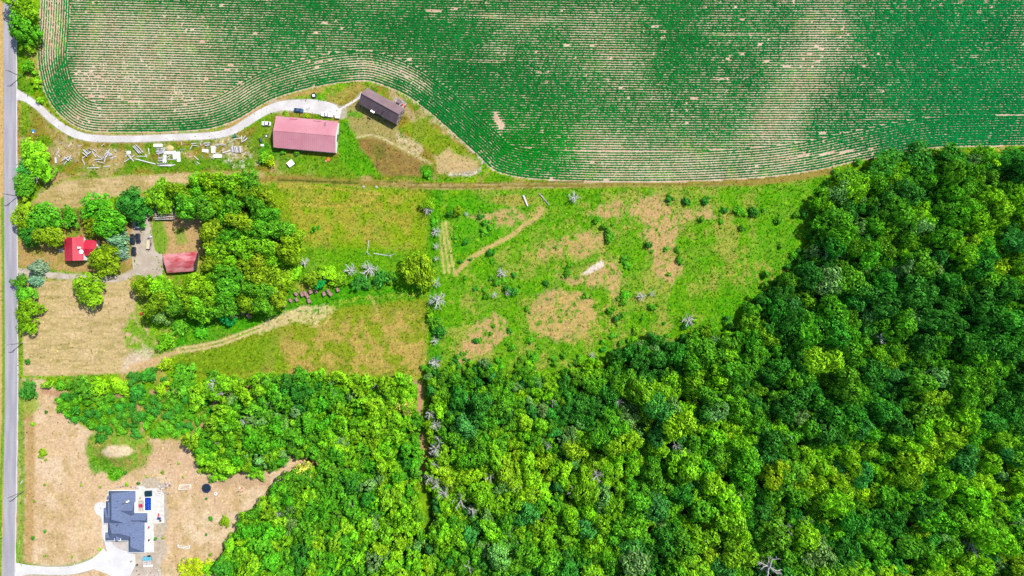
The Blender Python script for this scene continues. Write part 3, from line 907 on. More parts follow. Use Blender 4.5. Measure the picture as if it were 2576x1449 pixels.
# ------------------------------------------------------------------ meadow grass: tufts wherever the cover is tall
n = 190000
x, y = rng.uniform(-20, 2620, n), rng.uniform(150, 1480, n)
vi = grid_at(x, y)
keep = (rng.uniform(0, 1, n) < veg[vi] * 0.95) & ~inside(x, y, FIELD)
deep = [(2260, 470), (2640, 440), (2640, 1480), (1130, 1480), (1130, 1000), (1560, 950), (1860, 880), (2080, 700)]
keep &= ~inside(x, y, deep) & (np.abs(x - 26) > 20)
x, y, vi = x[keep], y[keep], vi[keep]
n = len(x)
hz = rng.uniform(0.12, 0.5, n) * (0.5 + 0.6 * veg[vi])
w = rng.uniform(0.16, 0.42, n)
wx, wy, wz = (x - 1288) * S, (724.5 - y) * S, Z[vi]
V = np.zeros((n, 6, 3))
for b in range(2):
    a = rng.uniform(0, 6.28, n)
    lean = rng.normal(0, 0.25, (n, 2))
    V[:, b * 3, 0], V[:, b * 3, 1], V[:, b * 3, 2] = wx - np.cos(a) * w, wy - np.sin(a) * w, wz
    V[:, b * 3 + 1, 0], V[:, b * 3 + 1, 1], V[:, b * 3 + 1, 2] = wx + np.cos(a) * w, wy + np.sin(a) * w, wz
    V[:, b * 3 + 2, 0], V[:, b * 3 + 2, 1], V[:, b * 3 + 2, 2] = wx + lean[:, 0] + np.sin(a) * w, wy + lean[:, 1] - np.cos(a) * w, wz + hz
cc = col[vi] * np.where(rng.uniform(0, 1, n) < 0.5, rng.uniform(0.45, 0.9, n), rng.uniform(1.1, 1.9, n))[:, None] * np.array([1.05, 1.15, 0.8])
me = mesh_np('meadow_grass', V.reshape(-1, 3), np.arange(n * 6), 3, 'tuft')
ca = me.color_attributes.new('Col', 'FLOAT_COLOR', 'POINT')
ca.data.foreach_set('color', np.concatenate([np.repeat(np.clip(cc, 0.002, 0.8), 6, 0), np.ones((n * 6, 1))], 1).astype(np.float32).ravel())
tag(link('meadow_grass', me), 'uneven tall grass and weeds covering the meadows', 'grass', kind='stuff')
print('tufts', n)
# ------------------------------------------------------------------ plants: shared crowns and trunks, one object set per plant
def leaves_mesh(name, P, Nn, size, lvv, elong=1.5, seed=0):
    "one quad per leaf clump: centre P, facing Nn"
    r = np.random.default_rng(seed)
    n = len(P)
    Nn = Nn / (np.linalg.norm(Nn, axis=1)[:, None] + 1e-9)
    t = np.cross(Nn, r.normal(0, 1, (n, 3)))
    t /= np.linalg.norm(t, axis=1)[:, None] + 1e-9
    b = np.cross(Nn, t)
    s1 = size * r.uniform(0.6, 1.35, n)
    s2 = s1 / elong * r.uniform(0.75, 1.3, n)
    a = t * s1[:, None]
    c = b * s2[:, None]
    V = np.stack([P - a, P - c * r.uniform(0.7, 1.2, (n, 1)), P + a, P + c * r.uniform(0.7, 1.2, (n, 1))], 1)
    me = mesh_np(name, V.reshape(-1, 3), np.arange(n * 4), 4, 'leaf')
    at_ = me.attributes.new('lv', 'FLOAT', 'FACE')
    at_.data.foreach_set('value', np.clip(lvv, 0, 1).astype(np.float32))
    return me

def unit(n, r, zmin=-1.0):
    v = r.normal(0, 1, (n * 4, 3))
    v /= np.linalg.norm(v, axis=1)[:, None]
    v = v[v[:, 2] > zmin][:n]
    return v

def broadleaf(seed, lobes=8, clumps=13, per=12, leaf=0.085, spread=0.58, lr=(0.30, 0.46), loose=1.0):
    "radius 1, height 1 (scaled per tree): a dome of lobes, each lobe carrying leaf clumps"
    r = np.random.default_rng(seed)
    cs, rs = [np.array([0, 0, 0.72])], [0.44]
    a0 = r.uniform(0, 6.28)
    for k in range(lobes):
        a = a0 + k * 2.4 + r.normal(0, 0.3)
        d = spread * math.sqrt((k + 0.7) / lobes) * r.uniform(0.7, 1.35)
        cs.append(np.array([d * math.cos(a), d * math.sin(a), r.uniform(0.34, 0.88) - 0.16 * d]))
        rs.append(r.uniform(*lr))
    P, Nn, lv = [], [], []
    zs = 0.42                                # squash of height units against radius units
    for c, R in zip(cs, rs):
        m = int(clumps * (R / 0.4) ** 2)
        u = unit(m, r, -0.35)
        for q in u:
            cp = c + q * np.array([R, R, R * zs]) * r.uniform(0.82, 1.06)
            if sum(np.linalg.norm((cp - c2) / np.array([R2, R2, R2 * zs])) < 0.72 for c2, R2 in zip(cs, rs)) > 0:
                continue
            kr = R * r.uniform(0.24, 0.42) * loose
            k = max(5, int(per * r.uniform(0.7, 1.3)))
            w = unit(k, r, -0.5)
            base = r.uniform(0.15, 0.85)
            for e in w:
                P.append(cp + e * np.array([kr, kr, kr * zs]))
                Nn.append(e * 0.4 + q * 0.6 + np.array([0, 0, 0.5]) + r.normal(0, 0.4, 3))
                lv.append(base + r.normal(0, 0.24))
    P, Nn, lv = np.array(P), np.array(Nn), np.array(lv)
    me = leaves_mesh('crown', P, Nn, leaf, lv, seed=seed)
    return me

def spruce(seed, tiers=11, leaf=0.10):
    r = np.random.default_rng(seed)
    P, Nn, lv = [], [], []
    for t in range(tiers):
        f = t / tiers
        R = (1 - f) ** 0.85 * 0.95 + 0.05
        z = 0.08 + 0.9 * f
        m = max(5, int(15 * R) + 3)
        for k in range(m):
            a = 2 * math.pi * (k + r.uniform(-0.3, 0.3)) / m + t
            L = R * r.uniform(0.8, 1.1)
            base = r.uniform(0.3, 0.9)
            for q in range(9):
                s = (q + 0.5) / 9
                wob = r.normal(0, 0.05 + 0.03 * s)
                d = L * s
                P.append([d * math.cos(a) - wob * math.sin(a), d * math.sin(a) + wob * math.cos(a), z - 0.05 * s * s + r.normal(0, 0.008)])
                Nn.append([0.5 * math.cos(a) + r.normal(0, 0.3), 0.5 * math.sin(a) + r.normal(0, 0.3), 0.9])
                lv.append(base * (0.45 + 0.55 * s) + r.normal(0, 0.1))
    return leaves_mesh('crown', np.array(P), np.array(Nn), leaf, np.array(lv), 1.7, seed)

def bush(seed, clumps=26, per=13, leaf=0.15):
    r = np.random.default_rng(seed)
    P, Nn, lv = [], [], []
    for k in range(clumps):
        a, d = r.uniform(0, 6.28), math.sqrt(r.uniform(0, 1)) * 0.86
        d *= 0.75 + 0.35 * math.sin(2 * a + seed) * math.sin(3 * a + 2 * seed)
        kr = r.uniform(0.12, 0.32)
        c = np.array([d * math.cos(a), d * math.sin(a), r.uniform(0.35, 0.8) * (1 - 0.55 * d * d)])
        base = r.uniform(0.1, 0.9)
        for e in unit(per, r, -0.4):
            P.append(c + e * np.array([kr, kr, kr * 0.7]))
            Nn.append(e * 0.6 + np.array([0.2 * c[0], 0.2 * c[1], 0.5]) + r.normal(0, 0.35, 3))
            lv.append(base + r.normal(0, 0.15))
    return leaves_mesh('crown', np.array(P), np.array(Nn), leaf, np.array(lv), 1.4, seed)

def trunk_mesh(seed, name='trunk'):
    "unit trunk with limbs: height 1, radius units of the crown"
    r = random.Random(seed)
    mb = MB()
    mb.tube((0, 0, -0.01), (r.uniform(-.02, .02), r.uniform(-.02, .02), 0.42), 0.055, 0.04, 7)
    mb.tube((0, 0, 0.40), (r.uniform(-.1, .1), r.uniform(-.1, .1), 0.82), 0.04, 0.012, 6)
    for k in range(6):
        a = k * 1.05 + r.uniform(-.3, .3)
        z = r.uniform(0.28, 0.55)
        L = r.uniform(0.4, 0.7)
        mb.tube((0, 0, z), (L * math.cos(a), L * math.sin(a), z + r.uniform(0.1, 0.25)), 0.026, 0.008, 5)
    me = mb.mesh(name)
    me.materials.append(M['bark'])
    return me

def dead_mesh(seed, n1=16, spread=1.0, fork=7):
    "bare grey tree, radius 1, height 1"
    r = random.Random(seed)
    mb = MB()
    mb.tube((0, 0, -0.02), (0.02, 0.0, 0.5), 0.075, 0.05, 6)
    mb.tube((0.02, 0, 0.48), (0.06, -0.04, 0.92), 0.05, 0.016, 5)
    for k in range(n1):
        a = k * 2.4 + r.uniform(-.4, .4)
        z0 = r.uniform(0.35, 0.75)
        L = r.uniform(0.55, 1.0) * spread
        p0 = Vector((0, 0, z0))
        p1 = Vector((L * 0.55 * math.cos(a), L * 0.55 * math.sin(a), z0 + r.uniform(0.02, 0.2)))
        a2 = a + r.uniform(-.35, .35)
        p2 = p1 + Vector((L * 0.45 * math.cos(a2), L * 0.45 * math.sin(a2), r.uniform(-0.05, 0.12)))
        mb.tube(p0, p1, 0.042, 0.028, 4)
        mb.tube(p1, p2, 0.028, 0.010, 4)
        for q in range(fork):
            t = r.uniform(0.3, 1.0)
            b = p0.lerp(p1, t) if r.random() < 0.4 else p1.lerp(p2, t)
            a3 = a + r.choice((-1, 1)) * r.uniform(0.5, 1.1)
            l3 = r.uniform(0.15, 0.36)
            mb.tube(b, b + Vector((l3 * math.cos(a3), l3 * math.sin(a3), r.uniform(0, 0.12))), 0.020, 0.007, 3)
    me = mb.mesh('branches')
    me.materials.append(M['dead'])
    return me

CROWN = {'big': [broadleaf(100 + i, 12, 20, 22, 0.056, 0.66, (0.22, 0.44), 1.15) for i in range(6)],
         'mid': [broadleaf(200 + i, 9, 16, 18, 0.07, 0.64, (0.24, 0.46), 1.2) for i in range(6)],
         'young': [broadleaf(300 + i, 6, 11, 14, 0.10, 0.58, (0.28, 0.5), 1.25) for i in range(5)],
         'willow': [broadleaf(400 + i, 14, 18, 12, 0.065, 0.66, (0.16, 0.34), 1.7) for i in range(3)],
         'spruce': [spruce(500 + i) for i in range(2)],
         'bush': [bush(600 + i, 30, 20, 0.11) for i in range(5)]}
TRUNK = [trunk_mesh(700 + i) for i in range(3)]
STEM = [trunk_mesh(710 + i, 'stem') for i in range(2)]
DEAD = [dead_mesh(800 + i) for i in range(4)]
def dead_trunk(seed):
    mb = MB()
    mb.tube((0, 0, -0.02), (0.02, 0.0, 0.5), 0.08, 0.052, 6)
    me = mb.mesh('trunk')
    me.materials.append(M['dead'])
    return me
DTRUNK = dead_trunk(1)

FOL = 2.75      # leaves turn many ways: their albedo against that of a level surface of the same look
TINT = {'deep green': (56, 126, 40), 'mid green': (80, 146, 34), 'bright green': (106, 166, 32), 'yellow green': (120, 174, 32), 'grey green': (98, 148, 76),
        'blue green': (62, 134, 58), 'golden green': (142, 174, 30), 'fresh green': (76, 150, 32), 'spruce': (104, 142, 116), 'pale olive': (158, 176, 74),
        'emerald': (30, 132, 62), 'olive': (108, 148, 28)}

def tint_of(name, r, j=0.12):
    c = np.array(C(*TINT[name], FOL))
    return [float(max(0.002, v * (1 + r.uniform(-j, j)) )) for v in c * (1 + r.uniform(-j, j))]

def plant(name, label, cat, px, py, rpx, h, kind, tint, r, group=None, crown_name='crown', trunk=True, squash=1.0, z0=None):
    "canopy seen at (px, py), rpx wide on the sheet, h metres tall"
    zc = (0.28 if kind == 'spruce' else 0.62) * h
    p = at(px, py, zc)
    rm = rpx * S * (H - zc) / H
    base = (p.x, p.y, ground_z(px, py) if z0 is None else z0)
    t = thing(name, label, cat, base, r.uniform(0, 6.28), group)
    me = CROWN[kind][r.randrange(len(CROWN[kind]))]
    c = link(crown_name, me, t)
    a_ = 1.0 if kind == 'spruce' else r.uniform(0.84, 1.2)
    c.scale = (rm * a_, rm / a_ * squash, h * r.uniform(0.9, 1.1))
    c['tint'] = tint_of(tint, r)
    if trunk:
        k = link('trunk' if kind != 'bush' else 'stem', (TRUNK if kind != 'bush' else STEM)[r.randrange(2)], t)
        k.scale = (rm, rm, h)
    return t

def dead_tree(label, px, py, rpx, h, r, group=None, name='dead_tree', tilt=0.0):
    zc = 0.6 * h
    p = at(px, py, zc)
    rm = rpx * S
    t = thing(name, label, 'dead tree', (p.x, p.y, 0), r.uniform(0, 6.28), group)
    b = link('branches', DEAD[r.randrange(4)], t)
    b.scale = (rm, rm, h)
    k = link('trunk', DTRUNK, t)
    k.scale = (rm * 0.9, rm * 0.9, h)
    return t

def poisson(polys, radius, tries, seed, gap=1.32, avoid=(), rag=0.0, sizes=(0.78, 1.25)):
    r = np.random.default_rng(seed)
    xs = [p[0] for q in polys for p in q] 
    ys = [p[1] for q in polys for p in q]
    cell = {}
    out = []
    cx = r.uniform(min(xs), max(xs), tries)
    cyy = r.uniform(min(ys), max(ys), tries)
    ok = np.zeros(tries, bool)
    for q in polys:
        ok |= (sdist(cx, cyy, q) + (fbm(cx, cyy, 55, seed, 3) - 0.5) * rag) > 0
    for pts, w in avoid:
        ok &= dist_line(cx, cyy, np.array(pts, float)) > w
    rr = radius(cx, cyy) * r.uniform(*sizes, tries)
    for x, y, q in zip(cx[ok], cyy[ok], rr[ok]):
        i, j = int(x // 70), int(y // 70)
        good = True
        for a in (i - 1, i, i + 1):
            for b in (j - 1, j, j + 1):
                for (x2, y2, q2) in cell.get((a, b), ()):
                    if (x - x2) ** 2 + (y - y2) ** 2 < (gap * 0.5 * (q + q2)) ** 2:
                        good = False
                        break
                if not good:
                    break
            if not good:
                break
        if good:
            cell.setdefault((i, j), []).append((x, y, q))
            out.append((x, y, q))
    return out

def pick(weights, r):
    t = r.random() * sum(w for _, w in weights)
    for k, w in weights:
        t -= w
        if t <= 0:
            return k
    return weights[-1][0]

tr = random.Random(5)
PATHS = [([(470, 1110), (520, 1060), (540, 1015), (570, 985), (640, 968)], 11), ([(1030, 962), (1055, 968), (1058, 1000), (1052, 1040)], 11), ([(1060, 1080), (1062, 1215)], 9),
         ([(770, 1160), (830, 1172), (880, 1178)], 10), ([(740, 1449), (780, 1432), (810, 1425)], 10)]

# the tall forest
def r_forest(x, y):
    big = 27 + 9 * (fbm(x, y, 160, 301, 2) - 0.3)
    small = 17 + 7 * fbm(x, y, 120, 311, 2)
    w = sstep(-120, 260, (x - 1560) + 0.55 * (y - 930))
    edge = sdist(x, y, FOREST)
    return (small + (big - small) * w) * (0.5 + 0.5 * sstep(-15, 60, edge))
FT = poisson([FOREST], r_forest, 60000, 321, 1.04, PATHS, 75, (0.6, 1.5))
vis = [(x, y, q) for x, y, q in FT if -20 < x < 2580 and y < 1452]
hid = [t for t in FT if not (-20 < t[0] < 2580 and t[1] < 1452)]
vis.sort(key=lambda t: -t[2])
def forest_tint(x, y, r):
    "colour drifts slowly through the forest; now and then another species"
    f = float(fbm(np.array([x]), np.array([y]), 150, 331, 3)[0])
    right = min(1, max(0, (x - 1500) / 700))
    low = min(1, max(0, (y - 850) / 400))
    u = r.random()
    if u < 0.05:
        return 'grey green'
    if u < 0.09:
        return 'blue green'
    if u < 0.09 + 0.03 * right * low:
        return 'golden green'
    v = 0.50 + (f - 0.5) * 1.6 - 0.14 * right * (1 - low) + 0.10 * low + r.gauss(0, 0.17)
    return ('deep green', 'deep green', 'mid green', 'mid green', 'bright green', 'bright green', 'yellow green')[int(min(6, max(0, v * 7)))]
for x, y, q in vis[:300]:
    tn = forest_tint(x, y, tr)
    kind = 'willow' if tn == 'grey green' and tr.random() < 0.5 else ('big' if q > 21 else 'mid')
    ed = float(sdist(np.array([x]), np.array([y]), FOREST)[0])
    zn = 'in the forest row against the crop field' if y < 520 and ed < 130 else ('along the hedgerow line of dead trees' if x < 1190 else ('on the forest edge facing the meadow' if ed < 75 and y < 1000 else 'deep inside the tall forest'))
    sz = 'broad' if q > 33 else ('slender' if q < 24 else 'middling')
    plant('forest_tree', f'{sz} {tn} leafy tree {zn}', 'tree', x, y, q * 1.1, q * S * tr.uniform(2.2, 2.9) + 2.5, kind, tn, tr, f'{sz} {tn} trees {zn}')
rest = vis[300:] + hid

# the young thicket
def r_thicket(x, y):
    return 12.5 + 5.5 * fbm(x, y, 90, 341, 2) + 3.5 * sstep(1150, 1400, y)
TT = poisson([THICKET], r_thicket, 40000, 351, 1.08, PATHS, 24, (0.65, 1.45))
tv = [t for t in TT if t[1] < 1455]
tv.sort(key=lambda t: -t[2])
def thicket_tint(x, y, r):
    f = float(fbm(np.array([x]), np.array([y]), 110, 361, 3)[0])
    if r.random() < 0.05:
        return 'grey green'
    v = 0.55 + (f - 0.5) * 1.4 + r.gauss(0, 0.14)
    return ('deep green', 'mid green', 'mid green', 'fresh green', 'bright green', 'bright green', 'yellow green')[int(min(6, max(0, v * 7)))]
for x, y, q in tv[:300]:
    tn = thicket_tint(x, y, tr)
    zn = 'on the thicket edge below the meadow' if y < 1000 else ('beside the forest path' if x > 1000 else ('on the thicket edge facing the bare house lot' if float(sdist(np.array([x]), np.array([y]), LOT)[0]) > -45 else ('in the northern half of the thicket' if y < 1170 else 'in the southern half of the thicket')))
    sz = 'wide' if q > 18.5 else 'small'
    plant('young_tree', f'{sz} {tn} young tree {zn}', 'tree', x, y, q * 1.16, q * S * tr.uniform(2.2, 2.9) + 1.2, 'young' if tr.random() < 0.45 else 'mid', tn, tr, f'{sz} {tn} trees {zn}')
trest = tv[300:] + [t for t in TT if t[1] >= 1455]

def remainder(name, label, pts, kinds, tintf, hfun, grow):
    "the trees past the counted ones: one object, crowns placed on points"
    me = bpy.data.meshes.new(name)
    n = len(pts)
    co, sc, rot, var, tin = [], [], [], [], []
    for x, y, q in pts:
        h = hfun(q)
        p = at(x, y, 0.62 * h)
        co.append((p.x, p.y, 0))
        rm = q * grow * S * (H - 0.62 * h) / H
        sc.append((rm, rm, h))
        rot.append((0, 0, tr.uniform(0, 6.28)))
        var.append(tr.randrange(len(kinds)))
        tin.append(tint_of(tintf(x, y, tr), tr))
    me.from_pydata(co, [], [])
    for nm, ty, data, key in (('siz', 'FLOAT_VECTOR', sc, 'vector'), ('rot', 'FLOAT_VECTOR', rot, 'vector'), ('tint', 'FLOAT_VECTOR', tin, 'vector'), ('var', 'INT', var, 'value')):
        a = me.attributes.new(nm, ty, 'POINT')
        a.data.foreach_set(key, np.array(data, np.float32 if ty != 'INT' else np.int32).ravel())
    o = link(name, me)
    tag(o, label, 'woods', kind='stuff')
    ng = bpy.data.node_groups.new(name, 'GeometryNodeTree')
    ng.interface.new_socket('Geometry', in_out='INPUT', socket_type='NodeSocketGeometry')
    ng.interface.new_socket('Geometry', in_out='OUTPUT', socket_type='NodeSocketGeometry')
    N = ng.nodes
    gi, go = N.new('NodeGroupInput'), N.new('NodeGroupOutput')
    jn = N.new('GeometryNodeJoinGeometry')
    def named(nm, ty):
        q = N.new('GeometryNodeInputNamedAttribute')
        q.data_type = ty
        q.inputs['Name'].default_value = nm
        return q.outputs['Attribute']
    s_a, r_a, v_a = named('siz', 'FLOAT_VECTOR'), named('rot', 'FLOAT_VECTOR'), named('var', 'INT')
    e2r = N.new('FunctionNodeEulerToRotation')
    ng.links.new(r_a, e2r.inputs[0])
    for i, proto in enumerate(kinds):
        cmp = N.new('FunctionNodeCompare')
        cmp.data_type = 'INT'
        cmp.operation = 'EQUAL'
        ins = [s for s in cmp.inputs if s.type == 'INT']
        ng.links.new(v_a, ins[0])
        ins[1].default_value = i
        ip = N.new('GeometryNodeInstanceOnPoints')
        oi = N.new('GeometryNodeObjectInfo')
        oi.inputs['Object'].default_value = proto
        oi.inputs['As Instance'].default_value = True
        ng.links.new(gi.outputs[0], ip.inputs['Points'])
        ng.links.new(cmp.outputs[0], ip.inputs['Selection'])
        ng.links.new(oi.outputs['Geometry'], ip.inputs['Instance'])
        ng.links.new(e2r.outputs[0], ip.inputs['Rotation'])
        # the crown that is copied carries its own scale in its object: undo nothing, use mesh units
        ng.links.new(s_a, ip.inputs['Scale'])
        ng.links.new(ip.outputs[0], jn.inputs[0])
    ng.links.new(jn.outputs[0], go.inputs[0])
    o.modifiers.new('crowns', 'NODES').node_group = ng
    return o

def protos(kinds):
    "one existing crown object for each shared crown mesh of these kinds"
    out = []
    for kd in kinds:
        for me in CROWN[kd]:
            ob = next((o for o in COL.objects if o.data is me), None)
            if ob:
                out.append(ob)
    return out
remainder('woodland', 'many smaller leafy trees filling the forest between the tall ones', rest, protos(['mid', 'big']), forest_tint, lambda q: q * S * 2.4 + 2.0, 1.12)
remainder('undergrowth_thicket', 'small leafy saplings filling the low thicket', trest, protos(['young', 'mid']), thicket_tint, lambda q: q * S * 2.4 + 1.0, 1.16)
print('forest', len(FT), 'thicket', len(TT))

er = np.random.default_rng(77)
FE = catmull([(1100, 930), (1140, 935), (1230, 930), (1330, 938), (1420, 938), (1500, 925), (1560, 885), (1640, 868), (1700, 855), (1745, 838), (1830, 838), (1880, 800), (1935, 740), (1985, 700), (2040, 650),
              (2055, 580), (2065, 520), (2100, 465), (2150, 440)], 8)
for k_ in range(150):
    e_ = FE[er.integers(len(FE))]
    x_, y_ = e_[0] + er.normal(-6, 16), e_[1] + er.normal(-10, 15)
    q_ = er.uniform(5, 14)
    tn = pick([('mid green', 2), ('deep green', 1.2), ('fresh green', 1.5), ('bright green', 2)], tr)
    plant('edge_shrub', f'{tn} shrub spilling from the forest edge into the meadow', 'bush', x_, y_, q_, q_ * S * tr.uniform(0.8, 1.5) + 0.4, 'bush', tn, tr, f'{tn} forest edge shrubs')

# trees of the grove behind the farmyard
GV = poisson([GROVE], lambda x, y: 25 + 8 * fbm(x, y, 90, 371, 2), 9000, 381, 1.15)
for x, y, q in GV:
    tn = pick([('olive', 4), ('mid green', 2.6), ('bright green', 2.2), ('yellow green', 0.2)], tr)
    zn = 'north part of the grove, above the rusty shed' if y < 600 else ('grove south of the rusty shed and drive' if x < 540 else 'east part of the grove, towards the hay bales')
    plant('grove_tree', f'{tn} tree in the {zn}', 'tree', x, y, q * 1.12, q * S * 1.9 + 3.5, 'big', tn, tr, f'{tn} trees, {zn}')

